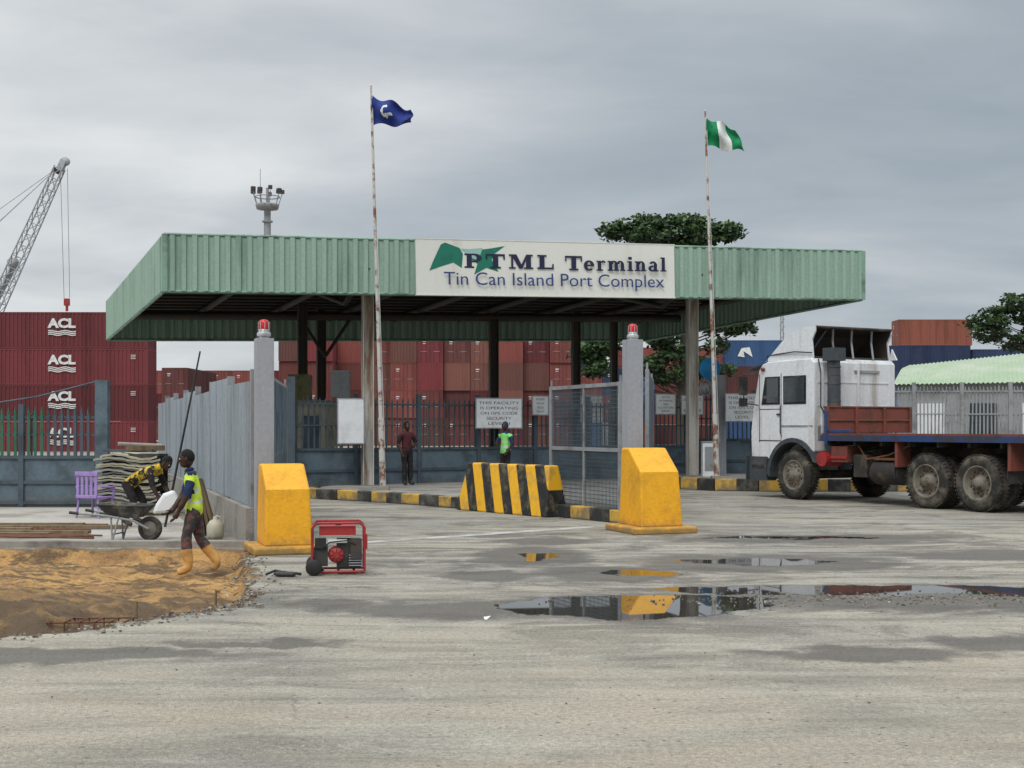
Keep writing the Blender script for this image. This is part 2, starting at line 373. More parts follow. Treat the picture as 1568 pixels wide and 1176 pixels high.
# ------------------------------------------------------------------ gate blocks
ROT=R(19)
def gate_block(x,y,k=1.0):
    s=B();w=.33*k
    s.box((0,0,.05),(1.05*k,1.15*k,.12),M_yellow)
    prof=[(-.42*k,.1),(-.34*k,.93*k),(.12*k,1.29*k),(.40*k,1.29*k),(.42*k,.1)]
    vs=[(-w,p[0],p[1]) for p in prof]+[(w,p[0],p[1]) for p in prof];n=5
    vs=[(v[0]*(1.06 if v[2]<.2 else .97),v[1],v[2]) for v in vs]
    s.add(vs,[(i,n+i,n+(i+1)%n,(i+1)%n) for i in range(n)]+[(0,1,2,3,4),(9,8,7,6,5)],M_yellow)
    s.obj('concrete_gate_block',TR(x,y,0,ROT),bevel=.03)
gate_block(-3.13,17.95,.93);gate_block(2.27,21.4,1.06)
def beacon_post(x,y,h,w):
    s=B();s.box((0,0,h/2),(w,w,h),M_postgrey);s.box((0,0,h+.015),(w*.5,w*.5,.03),M_chrome)
    s.lathe([(0,0),(.10,0),(.10,.05),(.075,.06),(.075,.1),(.0,.1)],(0,0,h+.03),M_chrome,16,axis='Z')
    s.lathe([(.07,.1),(.075,.11),(.075,.2),(.055,.235),(0,.245)],(0,0,h+.03),M_redlamp,16,axis='Z')
    for q in range(8):
        a=q*math.pi/4;s.tube((.08*math.cos(a),.08*math.sin(a),h+.1),(.08*math.cos(a),.08*math.sin(a),h+.24),.006,M_chrome,n=5)
    s.obj('warning_beacon_post',TR(x,y,0,ROT),bevel=.012)
beacon_post(-3.56,18.75,2.98,.25);beacon_post(2.06,22.3,3.2,.27)
# ------------------------------------------------------------------ left corrugated fence on concrete base
s=B();p0=Vector((-3.75,19.0));p1=Vector((-10.1,37.5));L=(p1-p0).length;d=(p1-p0)/L
s.box(((p0.x+p1.x)/2,(p0.y+p1.y)/2,.2),(.28,L+.3,.68),M_conc,rz=math.atan2(-d.x,d.y))
k=7
for i in range(k):
    a=p0+d*(L*i/k);c=p0+d*(L*(i+1)/k);zt=2.38+(.08 if i%2 else 0)+(.06 if i==1 else 0)
    s.corr(a+d*.06,c-d*.03,.56,zt,.56,zt+random.uniform(-.03,.03),M_galv,.28,.06,-1)
    s.box((a.x-.0,a.y,1.5),(.11,.11,2.1),M_galv2,rz=ROT)
    s.tube((a.x,a.y,zt-.1),(c.x,c.y,zt-.1),.025,M_galv2)
s.obj('corrugated_fence')
def mesh_leaf(name,a,c,z0,z1,solid=False,br=.04):
    """gate leaf with tubular frame and weld-mesh infill"""
    s=B();a=Vector(a);c=Vector(c);L=(c-a).length;dd_=(c-a)/L
    P3=lambda t_,z:(a.x+dd_.x*t_,a.y+dd_.y*t_,z)
    rz=math.atan2(dd_.y,dd_.x)
    for t_ in(0,L): s.box(P3(t_,(z0+z1)/2),(.09,.07,z1-z0),M_galv2,rz=rz)
    for z in(z0+.04,(z0+z1)/2,z1-.04):
        s.box(P3(L/2,z),(L-.09,.05,.07),M_galv2,rz=rz)
    s.box(P3(L/2,(z0+z1)/2),(.05,.045,z1-z0-.1),M_galv2,rz=rz)
    n=int(L/.055)
    for i in range(1,n): s.box(P3(i*L/n,(z0+z1)/2),(.011,.010,z1-z0-.1),M_bluegrey2,rz=rz)
    n=int((z1-z0)/.075)
    for i in range(1,n): s.box(P3(L/2,z0+i*(z1-z0)/n),(L-.1,.008,.011),M_bluegrey2,rz=rz)
    for t_ in(0,L): s.tube(P3(t_,z1),P3(t_,z1+.12),.02,M_galv2)
    if solid: s.corr(a,c,z0+.05,z1-.05,z0+.05,z1-.05,M_bluegrey,.2,.03)
    s.obj(name)
mesh_leaf('mesh_gate',(.79,26.0),(1.93,23.2),.08,2.52)
mesh_leaf('mesh_gate',(-3.66,19.9),(-4.22,24.3),.1,2.48,True)
mesh_leaf('mesh_gate',(2.42,23.4),(3.02,28.2),.1,2.75,True)
# ------------------------------------------------------------------ islands and kerbs
def kerb(name,pts,h,w=.22,seg=.62,closed=False,top=None,first=0):
    s=B();k=first
    for a,c in zip(pts,pts[1:]):
        a=Vector(a);c=Vector(c);L=(c-a).length;dd_=(c-a)/L;n=max(1,round(L/seg));rz=math.atan2(dd_.y,dd_.x)
        for i in range(n):
            q=a+dd_*(L*(i+.5)/n);s.box((q.x+random.uniform(-.012,.012),q.y,h/2),(L/n+.001,w,h+random.uniform(-.012,.012)),M_kblk if k%2 else M_kyel,rz=rz);k+=1
    return s.obj(name,bevel=.02)
M_kyel=pm('kerb_yellow',(.60,.36,.06),(.25,.19,.1),3,.7,0,.3,30,.40,.62,foot=(.08,(.16,.14,.11)))
M_kblk=pm('kerb_black',(.03,.03,.03),(.13,.12,.10),3,.7,0,.3,30,.42,.68)
isl=[(2.15,22.95),(.85,25.1),(-.9,27.3),(-1.5,28.1),(-2.4,29.2),(-3.5,30.3),(-4.6,31.2),(-5.0,31.9),(-4.9,32.8)]
s=B();s.poly(isl+[(-4.6,34.2),(5.2,39.9),(3.2,34),(2.7,27),(2.5,23.2)],-.05,.2,M_conc);s.obj('traffic_island')
kerb('striped_kerb',isl,.24)
kerb('striped_kerb',[(2.15,22.95),(2.55,23.1),(2.8,27),(3.3,34)],.24,first=1)
isr=[(4.5,37.6),(4.75,36.2),(5.5,35.3),(6.6,34.9),(9,34.8),(14,35.1),(20,35.6)]
s=B();s.poly(isr+[(20,40.5),(5,40.4)],-.05,.29,M_conc);s.obj('traffic_island')
kerb('striped_kerb',isr,.33)
m,t,b=newmat('hazard_stripes')
co=t.n('ShaderNodeTexCoord').outputs['Object'];sp=t.n('ShaderNodeSeparateXYZ');t.put(sp.inputs[0],co)
q=t.m('FRACT',t.m('DIVIDE',t.m('ADD',t.m('ADD',sp.outputs[0],t.m('MULTIPLY',sp.outputs[2],.42)),10.05),.60))
fq=t.mr(t.m('ADD',q,t.m('MULTIPLY',t.m('SUBTRACT',t.noise(co,12,3),.5),.04)),.49,.51);dn=t.mr(t.noise(co,4,6,.7),.46,.7,0,.6)
cc=t.mix(dn,t.mix(fq,(.80,.42,.015),(.016,.016,.016)),(.22,.18,.1))
t.put(b.inputs['Base Color'],cc);b.inputs['Roughness'].default_value=.55
M_haz=m
s=B();a=Vector((-.92,27.25));c=Vector((.86,24.85));L=(c-a).length
h=.98
vs=[(-.05,-.28,0),(L,-.28,0),(L,.28,0),(-.05,.28,0),(.18,-.12,h),(L-.1,-.12,h),(L-.1,.12,h),(.18,.12,h)]
s.add(vs,[(0,3,2,1),(4,5,6,7),(0,1,5,4),(1,2,6,5),(2,3,7,6),(3,0,4,7)],M_haz)
s.obj('striped_barrier',TR(a.x,a.y,0.0,math.atan2((c-a).y,(c-a).x)),bevel=.03)
# ------------------------------------------------------------------ canopy
CA=(-8.38,31.5);CC=(9.92,37.0);CD=(-13.3,43.0);CE=(5.0,48.5)
zb={'A':5.0,'C':5.34,'D':4.6,'E':4.95};zt={'A':6.35,'C':6.68,'D':5.86,'E':6.2}
def cp(a,c,dz=0,rise=0):
    x=(1-a)*(1-c)*CA[0]+a*(1-c)*CC[0]+(1-a)*c*CD[0]+a*c*CE[0]
    y=(1-a)*(1-c)*CA[1]+a*(1-c)*CC[1]+(1-a)*c*CD[1]+a*c*CE[1]
    z=(1-a)*(1-c)*zb['A']+a*(1-c)*zb['C']+(1-a)*c*zb['D']+a*c*zb['E']
    return Vector((x,y,z+dz))
emp=bpy.data.objects.new('gate_canopy',None);COL.objects.link(emp)
s=B()
s.corr(CA,CC,zb['A'],zt['A'],zb['C'],zt['C'],M_green,.26,.065,1)
s.corr(CD,CA,zb['D'],zt['D'],zb['A'],zt['A'],M_green,.26,.065,1)
s.corr(CC,CE,zb['C'],zt['C'],zb['E'],zt['E'],M_green,.26,.065,1)
s.corr(CE,CD,zb['E'],zt['E'],zb['D'],zt['D'],M_green,.26,.065,1)
s.obj('fascia',parent=emp)
s=B()
cor=[(CA,'A'),(CC,'C'),(CE,'E'),(CD,'D')]
for i in range(4):
    (pa,ka),(pb,kb)=cor[i],cor[(i+1)%4]
    s.tube((*pa,zt[ka]+.02),(*pb,zt[kb]+.02),.04,M_greentrim,n=4);s.tube((*pa,zb[ka]-.01),(*pb,zb[kb]-.01),.045,M_greentrim,n=4)
    s.box((pa[0],pa[1],(zt[ka]+zb[ka])/2),(.13,.13,zt[ka]-zb[ka]+.04),M_greentrim,rz=R(17))
s.obj('edge_trim',parent=emp)
s=B()
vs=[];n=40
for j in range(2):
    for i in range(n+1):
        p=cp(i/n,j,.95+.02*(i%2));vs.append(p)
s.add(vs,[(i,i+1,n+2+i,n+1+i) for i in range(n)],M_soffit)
for i in range(1,16):
    a,c=cp(.005,i/16,.86),cp(.995,i/16,.86);s.tube(a,c,.05,M_steeldark,n=4)
for a in(.02,.14,.26,.38,.5,.62,.74,.86,.98):
    P0,P1=cp(a,.01,.72),cp(a,.99,.72)
    s.tube(P0,P1,.11,M_steeldark,n=4)
for bb in(.17,.78): s.tube(cp(.01,bb,.5),cp(.99,bb,.5),.13,M_steeldark,n=4)
for a in(.26,.74):
    s.tube(cp(a,.17,.0),cp(a,.0,.65),.08,M_steeldark,n=4);s.tube(cp(a,.17,.0),cp(a,.4,.65),.08,M_steeldark,n=4)
s.obj('roof_deck_and_steelwork',parent=emp)
s=B()
def column(x,y,w,z0,z1,mat):
    s.box((x,y,(z0+z1)/2),(w,w*.35,z1-z0),mat,rz=R(17))
    for sg in(-1,1): s.box((x+sg*w*.5*math.cos(R(17)),y+sg*w*.5*math.sin(R(17)),(z0+z1)/2),(.03,w*.95,z1-z0),mat,rz=R(17))
    s.box((x,y,z0+.03),(w*1.7,w*1.7,.06),M_conc,rz=R(17))
column(-3.76,34.0,.26,.15,5.9,M_colpaint);column(5.31,38.5,.27,.25,6.1,M_colpaint)
for xc,yy,w in((-6.66,41.5,.26),(-6.28,43,.26),(-.62,44,.26),(2.2,45,.24),(3.59,46,.2)):
    column(xc,yy,w,0,5.75,M_steeldark)
s.tube((-6.0,42,4.0),(-6.9,42.2,5.3),.06,M_steeldark);s.tube((-6.0,42,4.0),(-5.3,42.6,5.2),.06,M_steeldark)
s.obj('columns',parent=emp)
# ---------- sign
u=Vector((CC[0]-CA[0],CC[1]-CA[1]));LU=u.length
S0=Vector(CA)+u*.323;S1=Vector(CA)+u*.695
sw=(S1-S0).length
zS=lambda t_:zb['A']+(zb['C']-zb['A'])*t_
zl=zS(.325)-.02;slope=math.atan2(zS(.695)-zS(.325),sw)
hS=1.40
sgn=B()
sgn.box((sw/2,0,hS/2),(sw,.07,hS),M_signwhite)
for k in range(1,6): sgn.box((sw*k/6,-.0365,hS/2),(.012,.003,hS-.02),M_whiteboard)
sgn.bx(-.02,sw+.02,-.045,.03,-.03,0.0,M_signwhite);sgn.bx(-.02,sw+.02,-.045,.03,hS,hS+.02,M_signwhite)
ylay=[-.040]
def ply(pts,mat):
    ylay[0]-=.0006
    sgn.add([(p[0],ylay[0],p[1]+.045) for p in pts],[tuple(range(len(pts)))],mat)
def PX(px,py): # drawing proportions of the sign artwork (artwork grid 392 x 82)
    fx=(px-638)/392;bot=447+8*fx
    return (fx*sw,(bot-py)/82*hS)
M_lg2=pm('logo_teal',(.30,.5,.43),(.25,.45,.38),3,.5,grain=.03)
for pts,mt in (([(657,415),(662,402),(674,376),(680,373),(701,381),(706,390),(704,411),(692,403),(676,408)],M_logogreen),
  ([(712,393),(729,384),(745,382),(768,378),(752,390),(748,399),(758,417),(740,411),(722,421),(727,405)],M_logogreen),
  ([(702,382),(716,383),(735,381),(732,390),(727,400),(719,396)],M_lg2)):
    ply([PX(*p) for p in pts],mt)
def glyph(ch):
    r=[];
    def rc(x0,y0,x1,y1): r.append([(x0,y0),(x1,y0),(x1,y1),(x0,y1)])
    def arc(cx,cy,ro,so,ri,si,a0,a1,n=14):
        for i in range(n):
            a=R(a0+(a1-a0)*i/n);c=R(a0+(a1-a0)*(i+1)/n)
            r.append([(cx+ro*math.cos(a),cy+so*math.sin(a)),(cx+ro*math.cos(c),cy+so*math.sin(c)),(cx+ri*math.cos(c),cy+si*math.sin(c)),(cx+ri*math.cos(a),cy+si*math.sin(a))])
    if ch=='P': rc(.14,.0,.46,1);rc(0,0,.60,.12);rc(0,.88,.6,1);rc(.4,.40,.6,.52);arc(.58,.70,.50,.30,.18,.18,-90,90);w=1.12
    elif ch=='T': rc(.44,0,.78,1);rc(0,.86,1.2,1);rc(.28,0,.94,.12);rc(0,.62,.1,.9);rc(1.10,.62,1.2,.9);w=1.25
    elif ch=='M': rc(.14,0,.27,1);rc(0,0,.42,.11);rc(1.08,0,1.40,1);rc(.94,0,1.54,.11);rc(1.12,.89,1.52,1);rc(0,.89,.3,1);r.append([(.14,1),(.48,1),(.86,.16),(.66,0)]);r.append([(.66,0),(.86,.02),(1.2,1),(1.10,1)]);w=1.6
    elif ch=='L': rc(.14,0,.46,1);rc(0,.88,.60,1);rc(0,0,1.05,.13);rc(.95,0,1.05,.38);w=1.15
    elif ch=='e': arc(.36,.35,.38,.37,.13,.25,0,318);rc(.14,.30,.73,.41);w=.8
    elif ch=='r': rc(.1,0,.34,.7);rc(0,0,.48,.1);rc(0,.60,.3,.7);arc(.48,.5,.2,.22,.05,.09,20,160);w=.7
    elif ch in 'mn':
        rc(.1,0,.34,.7);rc(0,0,.42,.1);rc(0,.60,.3,.7)
        for k in range(2 if ch=='m' else 1):
            o=.44*k;arc(.46+o,.44,.28,.28,.05,.17,0,170);rc(.50+o,0,.74+o,.45);rc(.44+o,0,.82+o,.1)
        w=1.32 if ch=='m' else .88
    elif ch=='i': rc(.1,0,.34,.7);rc(0,0,.44,.1);rc(0,.60,.3,.7);rc(.08,.8,.34,1);w=.46
    elif ch=='a': rc(.42,0,.66,.5);rc(.44,0,.76,.1);arc(.36,.46,.30,.26,.06,.14,0,160);arc(.3,.2,.3,.22,.08,.1,60,330);w=.8
    elif ch=='l': rc(.1,0,.34,1);rc(0,0,.44,.1);rc(0,.90,.3,1);w=.46
    return r,w
def serif(txt,x0,x1,z0,z1,mat,gap=.05):
    tot=0;it=[]
    for ch in txt: gl,w=glyph(ch);it.append((gl,tot));tot+=w+gap
    tot-=gap
    for gl,o in it:
        for pl in gl: ply([(x0+(p[0]+o)/tot*(x1-x0),z0+p[1]*(z1-z0)) for p in pl],mat)
a=PX(708,411);c=PX(843,392);serif('PTML',a[0],c[0],a[1],c[1],M_navy,.2)
a=PX(858,415);c=PX(1015,396);serif('Terminal',a[0],c[0],a[1],c[1],M_navy,.08)
a=PX(677,438);c=PX(1012,424);addtext(sgn,'Tin Can Island Port Complex',M_blueink,a[0],c[0],a[1]-.03,c[1]+.05,-.1,bold=.0)
out=Vector((u.y,-u.x)).normalized()*.13
Ms=Matrix.Translation((S0.x+out.x,S0.y+out.y,zl))@Matrix.Rotation(math.atan2(u.y,u.x),4,'Z')@Matrix.Rotation(-slope,4,'Y')
sgn.obj('terminal_sign',Ms)
# ------------------------------------------------------------------ flags
def flagpole(name,base,top,r,flagfn):
    s=B();bs=Vector(base);tp=Vector(top)
    for i in range(12):
        f=i/12;s.tube(bs.lerp(tp,f),bs.lerp(tp,(i+1)/12),r*(1-.55*f),M_polepaint,r*(1-.55*(i+1)/12))
    s.tube(bs,bs+(tp-bs)*.18,r*1.35,M_polepaint,r*1.2);s.ell(tp,(.03,.03,.04),M_polepaint)
    s.box((bs.x,bs.y,bs.z+.05),(.3,.3,.1),M_conc)
    s.pipe([bs+Vector((.05,-.05,1)),tp+Vector((.03,-.03,-.1))],.006,M_whiteboard,4)
    flagfn(s,tp);s.obj(name)
M_fb=pm('flag_blue',(.015,.035,.2),(.01,.02,.1),4,.8,grain=.05);M_fw=pm('flag_white',(.7,.72,.7),(.5,.5,.5),4,.8,grain=.05);M_fg=pm('flag_green',(.0,.2,.07),(.0,.1,.04),4,.8,grain=.05)
def cloth(s,org,fn,mf,nu=48,nv=32):
    vs=[];
    for j in range(nv+1):
        for i in range(nu+1):
            uu,vv=i/nu,j/nv;x,z=fn(uu,vv);y=.12*math.sin(uu*10+vv*3)*uu**.5+.07*math.sin(uu*4-vv*6)
            vs.append((org.x+x+.03*math.sin(vv*7+uu*5)*uu,org.y+y,org.z+z))
    fs=[];ms=[]
    for j in range(nv):
        for i in range(nu):
            fs.append((j*(nu+1)+i,j*(nu+1)+i+1,(j+1)*(nu+1)+i+1,(j+1)*(nu+1)+i));ms.append(mf((i+.5)/nu,(j+.5)/nv))
    s.add(vs,fs,ms,True)
def lerp(a,b,t): return a+(b-a)*t
def blueflag(s,tp):
    def fn(uu,vv):
        top=lerp(-.2,-.56,uu)-.05*math.sin(uu*9);bot=lerp(-.94,-.90,uu)+.05*math.sin(uu*7)
        return (uu*.97+.02,lerp(top,bot,vv))
    def mf(uu,vv):
        du,dv=(uu-.36)/.13,(vv-.5)/.28;r=math.hypot(du,dv)
        if .6<r<.95 and du<.25: return M_fw
        if abs(vv-.62-(uu-.4)*-.6)<.05 and .3<uu<.5: return M_fw
        return M_fb
    cloth(s,tp,fn,mf)
def ngflag(s,tp):
    def fn(uu,vv):
        top=lerp(-.17,-.5,uu**1.3)-.05*math.sin(uu*8);bot=lerp(-.94,-1.12,uu)+.04*math.sin(uu*9)
        x=uu*(.80+.26*vv)
        return (x+.02,lerp(top,bot,vv))
    cloth(s,tp,fn,lambda uu,vv:M_fw if .36<uu<.68 else M_fg)
flagpole('flagpole',(-3.11,31.5,.2),(-3.38,31.3,9.88),.06,blueflag)
flagpole('flagpole',(5.57,35.5,.29),(5.22,35.3,10.26),.06,ngflag)
# ------------------------------------------------------------------ fences
def fence(name,p0,p1,zs,ztop,post,solidm,barm,z0=0,bars=.14,posth=.1,spike=.1):
    s=B();a=Vector(p0);c=Vector(p1);L=(c-a).length;d_=(c-a)/L;rz=math.atan2(d_.y,d_.x)
    P3=lambda t_,z,o=0:(a.x+d_.x*t_+d_.y*o,a.y+d_.y*t_-d_.x*o,z)
    s.box(P3(L/2,(z0+zs)/2),(L,.03,zs-z0),solidm,rz=rz)
    for z in(z0+.12,zs-.02,(z0+zs)/2): s.box(P3(L/2,z,.035),(L,.04,.07),barm,rz=rz)
    s.box(P3(L/2,ztop-.18),(L,.04,.05),barm,rz=rz);s.box(P3(L/2,lerp(zs,ztop,.45)),(L,.035,.04),barm,rz=rz)
    n=max(1,round(L/post))
    for i in range(n+1): s.box(P3(L*i/n,(z0+ztop+posth)/2,.01),(.11,.11,ztop+posth-z0),barm,rz=rz)
    n=int(L/bars)
    for i in range(n):
        t_=(i+.5)*L/n;zz=ztop-spike+random.uniform(-.03,.03)
        s.box(P3(t_,(zs+zz)/2,-.02),(.045,.015,zz-zs),barm,rot=Matrix.Rotation(rz,4,'Z')@Matrix.Rotation(random.gauss(0,.012),4,'Y'))
        q=P3(t_,zz,-.02);s.tube(q,(q[0]+random.uniform(-.03,.03),q[1],zz+spike),.024,barm,r2=.002,n=4)
    s.obj(name)
fence('palisade_fence',(-5.7,33.3),(5.4,40.3),1.16,2.5,1.9,M_bluegrey,M_bluegrey2,bars=.16)
fence('palisade_fence',(5.5,40.3),(9.5,40.8),1.35,2.75,2,M_bluegrey,M_bluegrey2)
fence('palisade_fence',(9.6,40.8),(19.5,39.4),1.4,3.0,1.45,M_bluegrey,M_galv2,bars=.11)
M_greenp=pm('green_fence_paint',(.03,.13,.08),(.02,.08,.05),3,.6)
fence('palisade_fence',(-20,27.6),(-8.75,27.6),1.1,2.1,1.6,M_bluegrey,M_bluegrey2,bars=.9)
s=B()
for i in range(80):
    x=-20+i*.14
    s.box((x,27.56,1.55),(.06,.02,.9),M_greenp if x<-9.9 else M_bluegrey2);s.tube((x,27.56,2.0),(x,27.56,2.15),.03,M_greenp if x<-9.9 else M_bluegrey2,r2=.003,n=4)
s.pipe([(-12,27.5,2.05),(-10,27.5,2.35),(-8.7,27.5,2.68)],.02,M_bluegrey2)
s.box((-8.62,27.5,1.35),(.26,.2,2.7),M_bluegrey)
s.obj('fence_gate')
s=B();s.box((-5.6,33.2,1.5),(.2,.2,3.0),M_bluegrey2);s.obj('gate_post')
s=B();s.box((6.35,39.7,1.7),(.28,.28,3.2),M_postgrey);s.obj('gate_post')
s=B();s.box((5.72,37.9,.78),(.42,.35,.98),M_whiteboard);s.box((5.72,37.9,1.29),(.46,.39,.04),M_galv2);s.box((5.72,37.72,.8),(.3,.012,.7),M_galv2);s.obj('electrical_cabinet',bevel=.01)
# ------------------------------------------------------------------ signs
def board(name,x,y,z,w,h,lines,rz=R(17)):
    s=B();s.box((0,0,0),(w,.03,h),M_whiteboard)
    for sx in(-1,1): s.box((sx*w/2,0,0),(.03,.04,h+.03),M_galv2)
    for sz in(-1,1): s.box((0,0,sz*h/2),(w-.03,.04,.03),M_galv2)
    n=len(lines)
    for i,l in enumerate(lines):
        hh=h*.86/n;zc=h*.43-hh*(i+.5);ww=w*.88*min(1,len(l)/13)
        addtext(s,l,M_txt,-ww/2,ww/2,zc-hh*.27,zc+hh*.27,-.018,bold=.0)
    for sx in(-.35,.35): s.box((sx*w,.06,-h*.0),(.03,.06,h*.8),M_galv2)
    s.obj(name,TR(x,y,z,rz))
board('information_sign',-.36,36.0,2.1,1.32,.82,['THIS FACILITY','IS OPERATING','ON ISPS CODE','SECURITY','LEVEL 1'])
board('notice_board',.8,37.0,2.33,.48,.54,['NO ENTRY','FOR ANY','TRUCKS','WITHOUT'])
board('notice_board',4.56,38.8,2.4,.64,.6,['NOTICE','NO PARKING','HERE','ALL VISITORS','REPORT'])
board('notice_board',5.46,39.6,2.39,.72,.58,['SAFETY FIRST','WEAR PPE','AT ALL TIMES'])
board('information_sign',7.0,39.4,2.31,1.15,.84,['THIS FACILITY','IS OPERATING','ON ISPS CODE','SECURITY','LEVEL 1'],rz=R(5))
board('blank_board',-4.12,33.4,1.87,.68,1.15,[])
s=B();M_dish=pm('blue_dish',(.03,.38,.8),(.02,.3,.65),3,.4)
s.lathe([(0,0.06),(.15,.045),(.27,.015),(.33,-.03),(.34,-.03),(.27,.03),(0,.08)],(0,0,0),M_dish,24)
s.tube((0,.05,0),(0,.2,-.3),.02,M_galv2);s.tube((0,.2,-.3),(0,.2,-3.5),.03,M_galv2);s.tube((0,0,-.3),(0,-.3,0),.012,M_galv2)
s.obj('satellite_dish',TR(6.2,40.9,3.55,R(-15)))
s=B();s.lathe([(0,0.06),(.15,.045),(.25,.0),(.26,.0),(0,.08)],(0,0,0),M_whiteboard,24);s.tube((0,.06,0),(0,.15,-2.9),.025,M_galv2);s.obj('satellite_dish',TR(6.1,41.2,2.95,R(-50)))
s=B();M_cream=pm('cream_wall',(.5,.46,.34),(.3,.26,.2),2,.8)
M_olive=pm('olive_box',(.16,.15,.06),None,3,.6)
s.bx(-7.1,-5.4,38,40,0,2.4,M_cream);s.bx(-7.2,-5.3,37.9,40.1,2.4,2.5,M_conc)
s.bx(-6.9,-6.3,37.97,38,1.1,2.0,M_glass);s.bx(-6.1,-5.6,37.96,38,.0,2.05,M_bluegrey);s.bx(-6.5,-5.9,37.9,38.6,2.5,3.25,M_olive)
s.obj('guard_booth')
s=B();s.box((-4.8,36.6,2.9),(.5,.35,.7),M_galv2);s.box((-4.8,36.6,3.27),(.56,.42,.05),M_galv);s.tube((-4.8,36.7,0),(-4.8,36.7,2.6),.05,M_galv2);s.obj('control_box')
# ------------------------------------------------------------------ containers
def container(color,L=12.19,name='c'):
    c2=tuple(x*.5 for x in color)
    m=pm(name,color,c2,.8,.6,0,.05,20,.4,.8,streak=True)
    t=NT(m.node_tree);bb=m.node_tree.nodes['Principled BSDF'];lk=bb.inputs['Base Color'].links[0].from_socket
    oi=t.n('ShaderNodeObjectInfo').outputs['Random']
    t.put(bb.inputs['Base Color'],t.mix(1.0,lk,t.mix(oi,(.62,.62,.64),(1.25,1.22,1.2)),'MULTIPLY'))
    s=B();W,H=2.44,2.59
    for y,sd in((-W/2+.05,1),(W/2-.05,-1)): s.corr((-L/2+.1,y),(L/2-.1,y),.12,H-.08,.12,H-.08,m,.28,.045*1,sd)
    s.corr((L/2-.04,-W/2+.1),(L/2-.04,W/2-.1),.12,H-.08,.12,H-.08,m,.28,.04,1)
    x=-L/2
    s.bx(x+.03,x+.08,-W/2+.08,W/2-.08,.12,H-.1,m)
    s.bx(x+.02,x+.03,-.015,.015,.12,H-.1,M_black)
    for y in(-.85,-.35,.35,.85): s.tube((x+.0,y,.1),(x+.0,y,H-.1),.02,m,n=5)
    for y in(-.6,.6): s.bx(x-.01,x+.02,y-.3,y+.3,1.05,1.1,M_galv2)
    for zz in(.35,.9,1.6,2.2):
        for y in(-1.1,1.1): s.bx(x-.0,x+.03,y-.06,y+.06,zz,zz+.08,m)
    s.bx(x+.02,x+.028,.38,.72,1.98,2.06,M_whiteboard);s.bx(x+.02,x+.028,.45,.7,1.8,1.85,M_whiteboard)
    for sx in(-1,1):
        for sy in(-1,1): s.box((sx*(L/2-.06),sy*(W/2-.06),H/2),(.13,.13,H-.01),m)
    for sy in(-1,1):
        for z in(.07,H-.05): s.box((0,sy*(W/2-.05),z),(L-.26,.08,.11),m)
    for sx in(-1,1):
        for z in(.07,H-.05): s.box((sx*(L/2-.05),0,z),(.08,W-.26,.11),m)
    s.bx(-L/2+.05,L/2-.05,-W/2+.05,W/2-.05,H-.06,H-.03,m)
    return s.mesh('shipping_container')
CM={k:container(c,name='container_'+k) for k,c in dict(maroon=(.17,.03,.035),red=(.225,.06,.05),rust=(.19,.075,.058),brown=(.14,.045,.04),navy=(.03,.05,.12),blue=(.04,.10,.23),orange=(.27,.09,.06),grey=(.36,.36,.36)).items()}
def cont(kind,x,y,z,rz=0):
    o=bpy.data.objects.new('shipping_container',CM[kind]);COL.objects.link(o);o.location=(x,y,z);o.rotation_euler=(0,0,rz);return o
for i in range(4):
    o=cont('maroon',-32.1,94.3,-.45+2.6*i,R(1))
    l=B();addtext(l,'ACL',M_fw,-1.0,1.0,1.45,2.15,-1.29,bold=.05)
    for k in range(3):
        for q in range(14):
            x0=-.95+q*.14;zf=lambda xx:1.2-.13*k+.05*math.sin(xx*6);
            l.add([(x0,-1.29,zf(x0)),(x0+.14,-1.29,zf(x0+.14)),(x0+.14,-1.29,zf(x0+.14)+.07),(x0,-1.29,zf(x0)+.07)],[(0,1,2,3)],M_fw)
    for k in range(3): l.bx(4.9,5.25,-1.285,-1.28,2.1-k*.12,2.14-k*.12,M_fw)
    lo=l.obj('lettering',parent=o)
    cont('maroon',-44.6,94.1,-.45+2.6*i,R(1))
for i in range(9):
    for j in range(3): cont(random.choice(['maroon','brown','red']),-42.5+i*2.5,152,2.6*j+.3,R(90))
for j in range(4): cont('brown',-32,130,-3+2.6*j,R(90))
kinds=['red','rust','red','brown','rust','maroon','red']
for i in range(11):
    off=random.choice([0,0,.6,-.4]);n=4
    if i in(0,1): off=-3
    for j in range(n): cont(random.choice(kinds),-20.2+i*2.5,129+off+random.uniform(-.15,.15),2.6*j,R(90) if random.random()<.65 else R(-90))
for i in range(3):
    for j in range(4 if i<1 else 3): cont(['blue','grey','red','navy'][(i+j)%4],7.4+i*2.5,131,2.6*j-.4,R(90))
for j in range(4): cont(['blue','red','brown','blue'][j],27.3,131,2.6*j);cont(['navy','blue','navy','navy'][j],39.6,131.4,2.6*j-.5);cont(['red','brown','navy','navy'][j],51.9,131.0,2.6*j-.9)
for j in range(4): cont(['brown','red','red','red'][j],16.5,133,2.6*j-.6)
o=cont('orange',42.2,131.4,9.9);o.scale=(.6,1,1)
ol=[o_ for o_ in COL.objects if o_.name.startswith('shipping_container') and abs(o_.location.x-27.3)<.01 and o_.location.z>7][0]
l=B();l.prism([(-4.9,1.0),(-4.2,.9),(-4.3,1.5),(-3.4,.9),(-3.7,1.9),(-4.5,1.8)],-1.29,-1.28,M_fw);l.obj('lettering',parent=ol)
